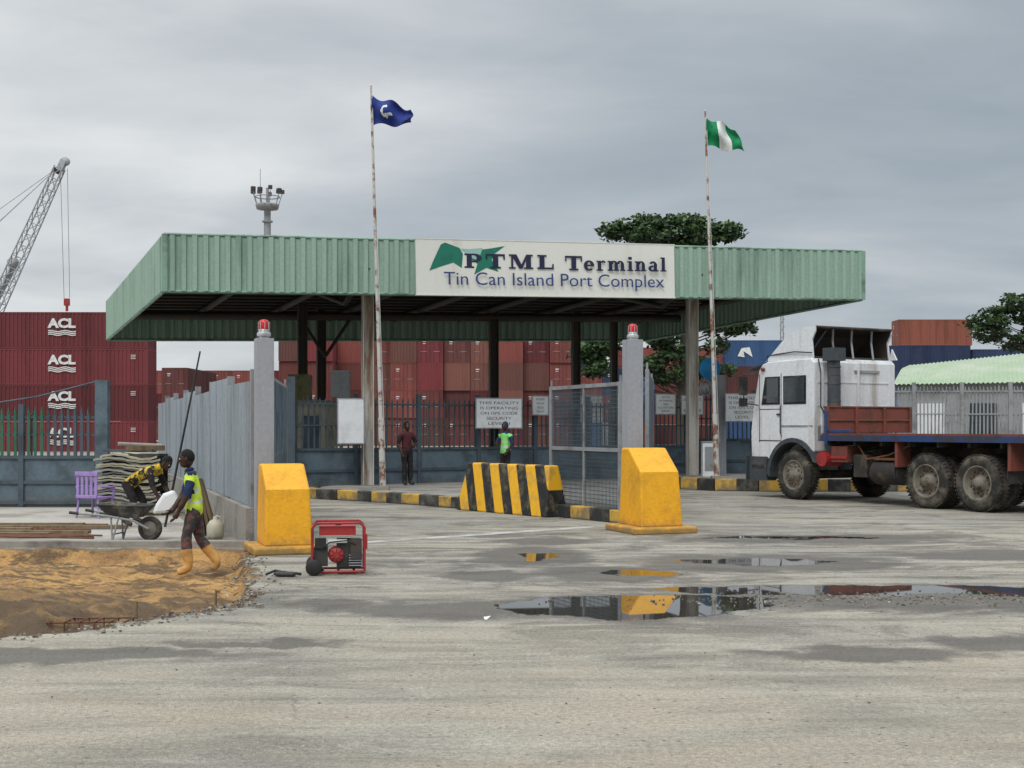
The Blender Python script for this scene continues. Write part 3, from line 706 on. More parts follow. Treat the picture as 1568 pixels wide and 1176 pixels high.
# ------------------------------------------------------------------ green roof shed on the right
shed=bpy.data.objects.new('green_roof_shed',None);COL.objects.link(shed)
s=B();n=60
EL=Vector((13.4,46,3.2));ER=Vector((22,42.6,3.25));RL=Vector((16.4,54,4.25));RR=Vector((25,51,5.1));BL=Vector((19.3,61,3.4));BR=Vector((28,59,3.5))
M_groof=pm('pale_green_roof',(.34,.44,.28),(.48,.50,.41),.6,.6,lo=.4,hi=.7)
vs=[]
for i in range(2*n+1):
    f=i/(2*n)
    for A_,B_2 in((EL,ER),((EL+RL)/2+Vector((0,0,.22)),(ER+RR)/2+Vector((0,0,.25))),(RL,RR),(BL,BR)):
        p=A_.lerp(B_2,f);vs.append((p.x,p.y,p.z+(.05 if i%2 else 0)))
s.add(vs,[(i*4+k,(i+1)*4+k,(i+1)*4+k+1,i*4+k+1) for i in range(2*n) for k in range(3)],M_groof)
s.obj('roof',parent=shed)
s=B()
M_wall=pm('grey_wall',(.32,.33,.33),(.2,.2,.2),1,.8)
s.add([(13.6,46.2,0),(22,43,0),(22,43,3.22),(13.6,46.2,3.2)],[(0,1,2,3)],M_wall)
s.add([(13.6,46.2,0),(13.6,46.2,3.2),(16.4,54,4.2),(19.2,60.8,3.35),(19.2,60.8,0)],[(0,1,2,3,4)],M_wall)
s.obj('walls',parent=shed)
s=B()
for k in range(5):
    f=.08+.19*k;p=Vector((13.6,46.2)).lerp(Vector((22,43)),f);s.box((p.x+.4,p.y-.2,2.0),(.9,.04,1.1),M_glass if k%2 else M_whiteboard,rz=math.atan2(-3.2,8.4))
s.obj('windows',parent=shed)
# ------------------------------------------------------------------ crane and mast
s=B();M_cr=pm('crane_steel',(.38,.40,.42),(.28,.29,.3),2,.6)
a=Vector((-56.2,130,3));c=Vector((-45.0,130,27.6));d_=(c-a).normalized();sx=Vector((d_.z,0,-d_.x));nseg=22
for i in range(nseg):
    f0,f1=i/nseg,(i+1)/nseg;w0=.75*(1-.45*f0);w1=.75*(1-.45*f1);q0=a.lerp(c,f0);q1=a.lerp(c,f1)
    C0=[q0+sx*w0*u_+Vector((0,w0*v_,0)) for u_,v_ in((-1,-1),(1,-1),(1,1),(-1,1))];C1=[q1+sx*w1*u_+Vector((0,w1*v_,0)) for u_,v_ in((-1,-1),(1,-1),(1,1),(-1,1))]
    for k in range(4):
        s.tube(C0[k],C1[k],.075,M_cr,n=4);s.tube(C0[k],C1[(k+1)%4],.045,M_cr,n=4);s.tube(C0[k],C0[(k+1)%4],.04,M_cr,n=4)
s.box((-44.8,130,27.8),(.6,.6,1.1),M_cr,rot=Matrix.Rotation(R(25),4,'Y'));s.lathe([(0,-.2),(.42,-.2),(.42,.2),(0,.2)],(-44.45,130,28.2),M_cr,14);s.lathe([(0,-.2),(.35,-.2),(.35,.2),(0,.2)],(-45.2,130,27.3),M_steeldark,14)
for dx in(-.35,.35): s.tube((-44.6+dx,130,27.5),(-44.3+dx*.8,130,14.6),.022,M_steeldark,n=4)
s.box((-44.3,130,14.2),(.5,.4,.7),M_red);s.tube((-44.3,130,13.9),(-44.3,130,13.3),.14,M_red)
for e in((-60,130,17),(-60,130,14),(-62,130,12)): s.tube((-45.2,130,27.6),e,.035,M_cr,n=4)
a=Vector((-52,131,14));s.tube(a,a+Vector((2.3,0,4.5)),.35,M_cr,n=6);s.lathe([(0,-.3),(.5,-.3),(.5,.3),(0,.3)],(-49.9,130.6,18.2),M_cr,14)
s.box((-56.2,131,1.8),(7,4,3.6),M_cr)
s.obj('harbour_crane')
s=B();x,y=-20.6,110
s.tube((x,y,0),(x,y,20.3),.42,M_galv2,.28,n=12)
for z in range(1,20,2): s.tube((x,y,z),(x,y,z+.12),.46,M_galv2,n=12)
s.lathe([(.3,20),(.9,20.1),(1.0,20.4),(1.0,20.5),(.3,20.45)],(x,y,0),M_galv2,16,axis='Z')
for k in range(9):
    a=k*math.pi/4.5+.2;px_,py_=x+1.25*math.cos(a),y+1.25*math.sin(a)
    s.tube((x+.9*math.cos(a),y+.9*math.sin(a),20.4),(px_,py_,21.5),.035,M_galv2,n=4);s.box((px_,py_,21.6+.15*(k%2)),(.34,.3,.3),M_steeldark,rz=a)
s.lathe([(1.0,21.1),(1.06,21.1),(1.06,21.16),(1.0,21.16)],(x,y,0),M_galv2,16,axis='Z')
s.tube((x,y,20.3),(x,y,21.9),.12,M_galv2,n=6)
s.tube((x-.6,y,20.5),(x-.6,y,23.5),.025,M_galv2,n=4)
s.obj('floodlight_mast')
s=B()
for dx in(-.35,.35): s.tube((37.2+dx,180,0),(37.2+dx*.4,180,17.5),.08,M_galv2,n=4)
for k in range(16): s.tube((37.2-.35,180,k*1.05),(37.2+.35,180,k*1.05+1),.05,M_galv2,n=4)
s.obj('lattice_mast')
# ------------------------------------------------------------------ trees
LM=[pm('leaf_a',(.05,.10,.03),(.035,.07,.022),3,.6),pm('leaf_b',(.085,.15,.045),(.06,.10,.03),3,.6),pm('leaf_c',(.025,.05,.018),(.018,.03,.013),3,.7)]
M_bark=pm('bark',(.06,.05,.04),(.035,.03,.025),4,.9,0,.4,20,streak=True)
def tree(name,base,clumps,trunk_top,r=.28,leaf=.24,dens=230):
    s=B();bs=Vector(base);tp=Vector(trunk_top)
    mid=bs.lerp(tp,.5)+Vector((.15,0,0))
    s.tube(bs,mid,r,M_bark,r*.75,n=10);s.tube(mid,tp,r*.75,M_bark,r*.4,n=10)
    for ci,(c,rr) in enumerate(clumps):
        c=Vector(c);f=max(.15,min(.98,(c.z-bs.z)/(tp.z-bs.z)-.12));st=bs.lerp(tp,f)
        if rr[0]>0.5 and ci%2==0:
            md=st.lerp(c,.5)+Vector((0,0,-.15));s.tube(st,md,r*.16,M_bark,r*.1,n=5);s.tube(md,c,r*.1,M_bark,r*.04,n=5)
        n=int(dens*(rr[0]*rr[1]*rr[2])**(2/3)/.6)+25
        for k in range(n):
            v=Vector((random.gauss(0,1),random.gauss(0,1),random.gauss(0,1))).normalized()*random.uniform(.35,1.15)
            p=Vector((c.x+v.x*rr[0],c.y+v.y*rr[1],c.z+v.z*rr[2]))
            if noise.noise(p*1.6)<-.28: continue
            a_=Vector((random.gauss(0,1),random.gauss(0,1),random.gauss(0,.5))).normalized();e=a_.cross(Vector((random.gauss(0,1),random.gauss(0,1),random.gauss(0,1)))).normalized()
            l_=leaf*random.uniform(.6,1.25);w_=l_*.5
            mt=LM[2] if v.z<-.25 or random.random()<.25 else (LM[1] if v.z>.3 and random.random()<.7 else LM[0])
            s.add([p-a_*l_*.5,p+e*w_*.5,p+a_*l_*.5,p-e*w_*.5],[(0,1,2,3)],mt)
    s.obj(name)
cl=[]
def sub(cx,cy,cz,rx,rz_,n):
    for k in range(n):
        a=random.random()*6.28;q=math.sqrt(random.random())
        cl.append(((cx+rx*q*math.cos(a),cy+rx*.8*q*math.sin(a),cz+random.uniform(-rz_,rz_)),(random.uniform(.45,.85),random.uniform(.45,.8),random.uniform(.22,.42))))
for dx_,z_,rx in((5.08,11.0,.7),(6.2,11.35,1.0),(7.5,11.5,1.2),(8.55,11.3,1.1),(9.6,11.1,.8),(10.0,11.0,.35)): sub(dx_,62,z_,rx,.2,9)
sub(7.6,62,10.7,2.2,.35,24);sub(8,62,10.0,2.2,.4,14);sub(8,62,8.4,2.8,.5,10)
for x_,z_,rx in((7.0,5.9,1.0),(8.6,5.4,1.5),(6.7,4.65,.9),(10.1,6.5,1.0),(7.8,4.2,1.3),(11.0,6.75,.5),(3.75,5.25,.5),(4.5,5.6,.5),(4.1,4.5,.35),(9.3,4.65,1.0)): sub(x_,62,z_,rx,.35,7)
tree('almond_tree',(8.0,62,0),cl,(8.1,62,10.6),.3,.3,200)
cl=[]
for x_,z_,rx in((29.4,7.9,1.2),(30.6,8.7,1.4),(31.4,9.3,1.8),(33,8.7,2.2),(31,7.3,2.2),(32.6,7.1,2.6)): sub(x_,80,z_,rx,.5,10)
tree('almond_tree',(31.8,80,0),cl,(31.8,80,8),.3,.34,190)
# ------------------------------------------------------------------ truck
TM=TR(6.63,30.9,0,R(-60))
tr=bpy.data.objects.new('flatbed_truck',None);COL.objects.link(tr);tr.matrix_world=TM
def wheel(s,x,y,outer=-1,dual=False,front=False):
    r=.58
    for k in range(2 if dual else 1):
        yc=y-outer*(.16+.34*k)
        prof=[(.33,.13),(.36,.15),(.50,.155),(.55,.13),(.575,.09),(.58,0),(.575,-.09),(.55,-.13),(.50,-.155),(.36,-.15),(.33,-.13)]
        s.lathe(prof,(x,yc,r),M_tyre,40)
        for q in range(44):
            a=q*2*math.pi/44
            for yy in(-.09,.09): s.box((x+.583*math.cos(a),yc+yy,r+.583*math.sin(a)),(.016,.085,.045),M_tyre,rot=Matrix.Rotation(-a,4,'Y'))
    yc=y-outer*.16
    dep=.03 if front else .12
    f=lambda d_:outer*(.15-d_)
    s.lathe([(.36,f(.0)),(.335,f(-.01)),(.315,f(.04)),(.30,f(dep)),(.2,f(dep)),(.16,f(dep-.03)),(.12,f(-.02 if front else .02)),(.10,f(-.06 if front else -.03)),(0,f(-.06 if front else -.03))],(x,yc,r),M_rim,32)
    for q in range(10):
        a=q*math.pi/5;s.tube((x+.21*math.cos(a),yc+f(dep),r+.21*math.sin(a)),(x+.21*math.cos(a),yc+f(dep-.04),r+.21*math.sin(a)),.018,M_rust,n=6)
        s.ell((x+.26*math.cos(a+.3),yc+f(dep),r+.26*math.sin(a+.3)),(.022,.006,.022),M_black,6)
W=2.75
for nm,x,du,fr in(('front_wheels',0,False,True),('middle_wheels',4.05,True,False),('rear_wheels',5.38,True,False)):
    s=B();wheel(s,x,.02,-1,du,fr);wheel(s,x,W-.02,1,du,fr);s.tube((x,.3,.58),(x,W-.3,.58),.1,M_chassis);
    if du: s.ell((x,W/2,.58),(.28,.3,.28),M_chassis)
    s.obj(nm,parent=tr)
s=B()
arch=[(.80*math.cos(R(a)),.58+.80*math.sin(R(a))) for a in range(40,186,12)]
prof=[(-1.5,.95),(-1.52,1.6),(-1.46,2.05),(-1.22,3.1),(-1.1,3.24),(-.9,3.3),(.6,3.32),(.7,3.22),(.7,1.15)]+arch+[(-.85,.55),(-.85,.95)]
s.prism(prof,.03,W-.1,M_white)
s.obj('cab_shell',parent=tr,bevel=.035)
s=B()
def side(x0,x1,z0,z1,mat,y=.02,dz0=0,th=.02):
    s.prism([(x0,z0),(x1,z0),(x1,z1),(x0+dz0,z1)],y-th,y,mat)
side(-.34,.44,2.26,2.93,M_black,.03,th=.012);side(-.30,.40,2.30,2.89,M_glass,.015,th=.012)
side(-1.12,-.46,2.26,2.93,M_black,.03,.13,th=.012);side(-1.06,-.50,2.30,2.89,M_glass,.015,.12,th=.012)
for x in(-1.2,-.42): s.bx(x-.008,x+.008,.024,.03,1.35,3.0,M_black)
s.bx(-1.2,-.42,.024,.03,2.14,2.155,M_black);s.bx(-1.2,-.42,.022,.03,1.38,1.40,M_black)
s.bx(-.56,-.46,.0,.03,2.0,2.04,M_black)
s.bx(-.4,.66,.02,.03,1.72,1.76,M_galv2);s.bx(.5,.62,.02,.03,1.2,3.1,M_white)
fen=[(.88*math.cos(R(a)),.58+.88*math.sin(R(a))) for a in range(20,186,10)]+[(.78*math.cos(R(a)),.58+.78*math.sin(R(a))) for a in range(185,15,-10)]
M_plast=pm('grey_plastic',(.05,.06,.07),(.10,.095,.085),3,.6)
s.prism(fen,-.02,.4,M_plast);s.prism(fen,W-.5,W-.1,M_plast)
s.bx(-1.62,-.9,-.02,.3,.42,1.0,M_plast);s.bx(-1.66,-1.5,-.02,W,.42,1.1,M_plast);s.bx(-1.4,-1.0,-.03,.0,.72,.8,M_black)
s.bx(-1.535,-1.5,.2,W-.3,1.15,1.6,M_black);s.prism([(-1.5,2.05),(-1.47,2.05),(-1.24,3.05),(-1.27,3.05)],.2,W-.35,M_glass)
s.prism([(-1.66,3.12),(-1.15,3.22),(-1.15,3.26),(-1.66,3.16)],.05,W-.15,M_plast)
s.pipe([(-1.2,.0,3.0),(-1.42,-.28,3.0),(-1.42,-.28,2.3),(-1.2,0,2.25)],.015,M_black);s.box((-1.42,-.3,2.72),(.09,.2,.45),M_black);s.box((-1.42,-.3,2.32),(.09,.2,.2),M_black)
s.ell((-1.05,.0,3.12),(.07,.04,.05),M_rustred)
s.pipe([(-.38,.0,1.5),(-.38,-.04,1.6),(-.38,-.04,2.2),(-.38,0,2.25)],.012,M_black)
for z in(1.75,2.2,2.75): s.bx(.7,.715,.15,W-.25,z,z+.03,M_white)
for y in(.25,W/2,W-.35): s.bx(.7,.74,y,y+.06,1.5,3.15,M_white)
s.bx(.7,.706,.15,W-.2,1.4,1.72,M_galv2);s.bx(.7,.73,1.3,2.1,3.0,3.06,M_galv2)
s.pipe([(.72,.15,3.3),(.8,.15,3.0),(.8,.15,2.2),(.75,.6,1.6)],.015,M_black);s.pipe([(.72,1.9,2.0),(.82,2.0,1.7),(.8,1.6,1.5)],.02,M_rustred)
s.pipe([(-1.0,.1,3.3),(-1.0,.1,3.45),(.0,.06,3.5),(.6,.06,3.45)],.014,M_black)
s.obj('cab_fittings',parent=tr)
s=B()
dp=[(-1.05,3.31),(-.75,3.55),(-.4,3.82),(0,4.0),(.35,4.07),(.66,4.07)]
for y0,y1 in((.1,.14),(W-.2,W-.16)):
    s.prism(dp+[(.66,3.95),(.55,3.75),(.6,3.31)],y0,y1,M_white)
for y0,y1 in((.145,.155),(W-.215,W-.205)):
    s.prism([(p[0],p[1]-.04) for p in dp]+[(.63,3.93),(.52,3.75),(.57,3.33)],y0,y1,M_steeldark)
s.prism([(.55,3.33),(.78,3.33),(.62,3.6)],W-.14,W-.10,M_white)
n=len(dp)
vs=[(p[0],.14,p[1]) for p in dp]+[(p[0],W-.2,p[1]) for p in dp]+[(p[0]+.02,.14,p[1]-.035) for p in dp]+[(p[0]+.02,W-.2,p[1]-.035) for p in dp]
s.add(vs,[(i,i+1,n+i+1,n+i) for i in range(n-1)],M_white,True);s.add(vs,[(2*n+i,3*n+i,3*n+i+1,2*n+i+1) for i in range(n-1)],M_steeldark,True)
s.bx(-.9,.6,.2,W-.23,3.33,3.37,M_steeldark)
s.add([(-.6,.16,3.36),(-.6,W-.22,3.36),(-.1,W-.22,3.9),(-.1,.16,3.9)],[(0,1,2,3)],M_steeldark)
for y in(.75,1.35,2.0): s.pipe([(.62,y,3.33),(.5,y+.05,3.75),(.55,y+.02,4.03)],.028,M_galv2)
s.pipe([(.64,.14,4.05),(.66,W-.2,4.05)],.035,M_chassis);s.pipe([(.3,.2,3.36),(.5,.6,4.0)],.025,M_plast)
s.obj('roof_deflector',parent=tr)
s=B()
s.pipe([(.95,.42,1.7),(.95,.42,2.9),(.93,.42,3.28)],.15,M_plast,14);s.bx(.78,1.12,.22,.62,3.25,3.55,M_plast);s.bx(.76,.98,.30,.54,1.2,1.75,M_plast)
for z in(1.9,2.3,2.7,3.1): s.tube((.95,.42,z),(.95,.42,z+.03),.16,M_plast,n=14)
s.tube((1.0,-.02,.98),(1.0,.5,.98),.17,M_red,n=18);s.bx(1.25,1.75,.05,.45,.92,1.28,M_rustred);s.bx(1.25,1.75,.02,.05,1.0,1.06,M_red)
s.tube((2.45,.3,.72),(3.25,.3,.72),.27,M_chassis,n=20);s.bx(2.5,3.2,.1,.5,.99,1.04,M_rust)
s.pipe([(1.2,.3,1.3),(1.8,.25,1.1),(2.4,.3,1.2)],.02,M_black);s.pipe([(.8,.6,1.5),(1.3,.5,1.05),(2.2,.6,1.25)],.025,M_black)
s.pipe([(2.0,.15,1.3),(2.3,.1,1.0),(2.9,.15,1.1),(3.4,.2,1.3)],.02,M_rust)
s.bx(1.2,2.2,W-.6,W-.1,.55,1.2,M_chassis);s.bx(1.9,2.3,.1,.5,.6,1.1,M_chassis)
s.obj('tanks_and_intake',parent=tr)
s=B()
for y in(.85,W-1.0): s.bx(-1.2,8.6,y,y+.1,.95,1.28,M_chassis)
for x in(.4,1.6,2.9,3.9,4.7,5.6,6.8,8.4): s.bx(x,x+.08,.95,W-1.0,1.0,1.25,M_chassis)
for x in(1.1,1.9,2.7,3.5,4.3,5.1,5.9,6.7,7.5,8.3): s.bx(x,x+.07,.08,W-.08,1.29,1.44,M_chassis)
s.bx(1.05,8.7,.03,W-.03,1.445,1.5,M_rust)
s.bx(.98,8.75,-.04,.03,1.40,1.53,M_truckblue);s.bx(.98,8.75,W-.03,W+.04,1.40,1.53,M_truckblue);s.bx(8.7,8.76,.03,W-.03,1.38,1.53,M_truckblue)
s.bx(1.0,8.7,-.02,.05,1.53,1.575,M_rustred)
for x in(3.22,6.15): s.bx(x,x+.07,.0,.4,.85,1.4,M_rustred);s.bx(x-.02,x+.0,.0,.5,.6,.9,M_black)
s.obj('chassis_and_bed',parent=tr)
s=B()
s.bx(1.06,1.12,.0,W-.02,1.58,2.16,M_rustred)
for y in(.0,.9,1.8,W-.1): s.bx(1.12,1.17,y,y+.07,1.58,2.18,M_rustred)
s.bx(1.04,1.14,-.01,W,2.16,2.2,M_rustred);s.bx(1.12,1.15,0,W,1.85,1.89,M_rust)
s.bx(1.15,1.9,-.0,.04,1.58,1.66,M_truckblue)
s.bx(1.13,1.2,-.06,-.0,1.3,2.1,M_truckblue)
s.obj('headboard',parent=tr,bevel=.01)
s=B();s.box((8.8,W/2,1.2),(.05,W-.4,.18),M_chassis);s.box((8.83,.35,1.15),(.04,.35,.14),M_redlamp);s.box((8.83,W-.35,1.15),(.04,.35,.14),M_redlamp);s.obj('tail_lights',parent=tr)
# ------------------------------------------------------------------ generator
s=B();w,h,dp_=.60,.60,.42
fr=[(-w/2,0,.04),(-w/2,0,h-.05),(-w/2+.05,0,h),(w/2-.05,0,h),(w/2,0,h-.05),(w/2,0,.04),(-w/2,0,.04)]
for y in(0,dp_): s.pipe([(p[0],y,p[2]) for p in fr],.014,M_red)
for x in(-w/2,w/2):
    for z in(.05,.3,h-.06): s.tube((x,0,z),(x,dp_,z),.014,M_red)
for x in(-.18,0,.18): s.tube((x,0,.04),(x,dp_,.04),.014,M_black)
s.bx(-.22,.2,.03,dp_-.03,.46,.565,M_red);s.tube((0,.2,.56),(0,.2,.59),.035,M_black,n=12)
s.bx(-.02,.26,.04,dp_-.04,.08,.40,M_black);s.lathe([(0,-.03),(.04,-.035),(.08,-.02),(.095,.03),(.10,.1)],(-.02,.04,.23),M_red,22)
for q in range(8):
    a=q*math.pi/4;s.tube((-.02+.03*math.cos(a),.003,.23+.03*math.sin(a)),(-.02+.08*math.cos(a),.012,.23+.08*math.sin(a)),.006,M_black,n=4)
s.bx(-.28,-.12,.05,.3,.1,.32,M_steeldark);s.bx(-.27,-.14,.02,.05,.31,.43,M_black);s.bx(.14,.27,.02,.05,.18,.42,M_steeldark)
for k in range(5): s.bx(.12,.28,.03,.2,.1+.03*k,.112+.03*k,M_galv2)
s.bx(-.12,.1,.02,.03,.37,.41,M_whiteboard);s.pipe([(-.2,.02,.3),(-.1,-.0,.38),(.1,.0,.4),(.2,.02,.35)],.008,M_black)
for y in(-.03,dp_+.03): s.lathe([(0,-.03),(.08,-.03),(.095,-.02),(.095,.02),(.08,.03),(0,.03)],(-w/2+.02,y,.095),M_black,18)
s.pipe([(w/2,0,.45),(w/2+.02,-.03,.47),(w/2+.02,-.03,.3)],.012,M_red)
s.obj('portable_generator',TR(-2.0,15.05,0,R(8)),bevel=.006)
s=B()
for k in range(7): s.ell((random.uniform(-.12,.12),random.uniform(-.06,.06),.03),(random.uniform(.04,.09),.05,.03),M_black,8)
s.pipe([(-.2,0,.02),(-.1,.05,.06),(.0,-.02,.05),(.2,.05,.02)],.015,M_black);s.obj('black_rag',TR(-2.62,14.95))  # crumpled black rag lying by the generator
s=B();
for (x,y) in((-.25,11.5),(-2.55,11.9),(-2.85,13.0),(-2.9,14.4)):
    s.add([(x+random.uniform(-.07,.07),y+random.uniform(-.05,.05),.01+random.random()*.04) for _ in range(4)],[(0,1,2),(0,2,3)],M_whiteboard)
s.obj('litter')
# ------------------------------------------------------------------ wheelbarrow, boards, chair, bits
s=B()
r=.18;s.lathe([(.11,.03),(.13,.045),(.165,.045),(.18,.02),(.18,-.02),(.165,-.045),(.13,-.045),(.11,-.03)],(0,0,r),M_tyre,24);s.lathe([(.115,.02),(.10,.03),(.03,.04),(0,.05)],(0,0,r),M_rim,20);s.lathe([(.115,-.02),(.10,-.03),(.03,-.04),(0,-.05)],(0,0,r),M_rim,20)
for sy in(-1,1):
    s.pipe([(.0,sy*.08,r),(-.2,sy*.14,.3),(-.6,sy*.24,.38),(-1.1,sy*.28,.42)],.017,M_galv2);s.tube((-.98,sy*.27,.41),(-1.12,sy*.28,.425),.022,M_black)
    s.pipe([(-.52,sy*.2,.38),(-.5,sy*.2,.0),(-.4,sy*.2,.36)],.015,M_galv2)
s.tube((-.5,-.2,.1),(-.5,.2,.1),.012,M_galv2)
tv=[(-.58,-.15,.36),(-.15,-.14,.34),(-.15,.14,.34),(-.58,.15,.36),(-.72,-.26,.54),(-.0,-.24,.52),(-.0,.24,.52),(-.72,.26,.54)]
M_tray=pm('wheelbarrow_tray',(.05,.05,.05),(.22,.2,.17),5,.8)
s.add(tv,[(0,3,2,1),(0,1,5,4),(1,2,6,5),(2,3,7,6),(3,0,4,7)],M_tray);s.add([(v[0],v[1]*.97,v[2]+.008) for v in tv],[(0,1,2,3),(0,4,5,1),(1,5,6,2),(2,6,7,3),(3,7,4,0)],M_tray)
s.pipe([tv[4],tv[5],tv[6],tv[7],tv[4]],.012,M_tray)
s.obj('wheelbarrow',TR(-5.36,19.35,.03,R(-6)))
s=B()
s.prism([(-.2,.0),(.1,.02),(.2,.2),(.12,.36),(-.04,.3),(-.14,.15)],-.08,.08,M_whiteboard);s.obj('cement_bag',TR(-5.14,19.4,.42,R(10)),bevel=.045)
s=B();M_sheet=[pm('old_sheet_a',(.42,.40,.29),(.27,.25,.17),2,.6),pm('old_sheet_b',(.33,.32,.25),(.22,.2,.15),2,.6),pm('old_sheet_c',(.36,.35,.31),(.23,.22,.19),2,.6)]
z=.12
for k in range(22):
    ox=random.uniform(-.05,.05);th=random.uniform(.035,.06);sag=random.uniform(.02,.07);vs=[];n=16
    wd_=.58+random.uniform(-.06,.06);mt=random.choice(M_sheet)
    for i in range(n+1):
        x=-wd_+2*wd_*i/n+ox;zz=z+sag*math.sin(i*.39)+.006*math.sin(i*2.1)
        for y,dz in((-.5+ox,0),(-.5+ox,th*.7),(.9+ox,th*.7)): vs.append((x,y,zz+dz))
    s.add(vs,[(3*i+q,3*i+3+q,3*i+4+q,3*i+1+q) for i in range(n) for q in(0,1)],mt)
    z+=th
s.bx(-.5,.5,-.4,.8,.0,z,M_chassis)
s.bx(-.6,.6,-.42,.8,.0,.11,M_wood);s.box((.2,.1,z+.12),(.7,.4,.10),M_wood,rz=.3);s.box((-.1,.1,z+.07),(1.0,.2,.05),M_bluegrey2,rz=-.2);s.tube((-.3,0,z+.2),(.5,.2,z+.16),.04,M_conc)
s.obj('roofing_sheet_stack',TR(-7.3,25.2,0,R(4)))
s=B()
for k in range(3): s.box((0+.05*k,.02*k,.45),(.05,.14,.9),M_wood,rot=Matrix.Rotation(R(-6-5*k),4,'Y'))
s.obj('timber_offcuts',TR(-4.9,20.6))
s=B()
M_jc=pm('jerrycan_plastic',(.45,.42,.32),None,3,.5)
s.lathe([(0,0),(.11,0),(.13,.05),(.13,.20),(.09,.27),(.035,.30),(.035,.34),(0,.34)],(0,0,0),M_jc,20,axis='Z');s.pipe([(.08,0,.25),(.07,0,.33),(-.0,0,.35)],.013,M_jc);s.obj('jerrycan',TR(-4.45,19.6,.03))
s=B()
s.bx(-.24,.24,-.22,.22,.36,.39,M_purple)
for sx in(-1,1):
    for sy in(-1,1): s.tube((sx*.25,sy*.23,0),(sx*.21,sy*.2,.37),.022,M_purple)
    s.pipe([(sx*.25,-.2,.36),(sx*.27,-.2,.56),(sx*.27,.2,.58)],.022,M_purple)
for k in range(5): s.box((-.2+.1*k,.25,.6),(.06,.02,.45),M_purple)
s.box((0,.26,.82),(.5,.03,.08),M_purple);s.box((0,.26,.4),(.46,.03,.06),M_purple)
s.obj('plastic_chair',TR(-7.75,24.3,.03,R(160)),bevel=.008)
s=B();s.tube((-5.85,22,.0),(-5.3,22.2,3.0),.022,M_black,.014);s.obj('wooden_pole')
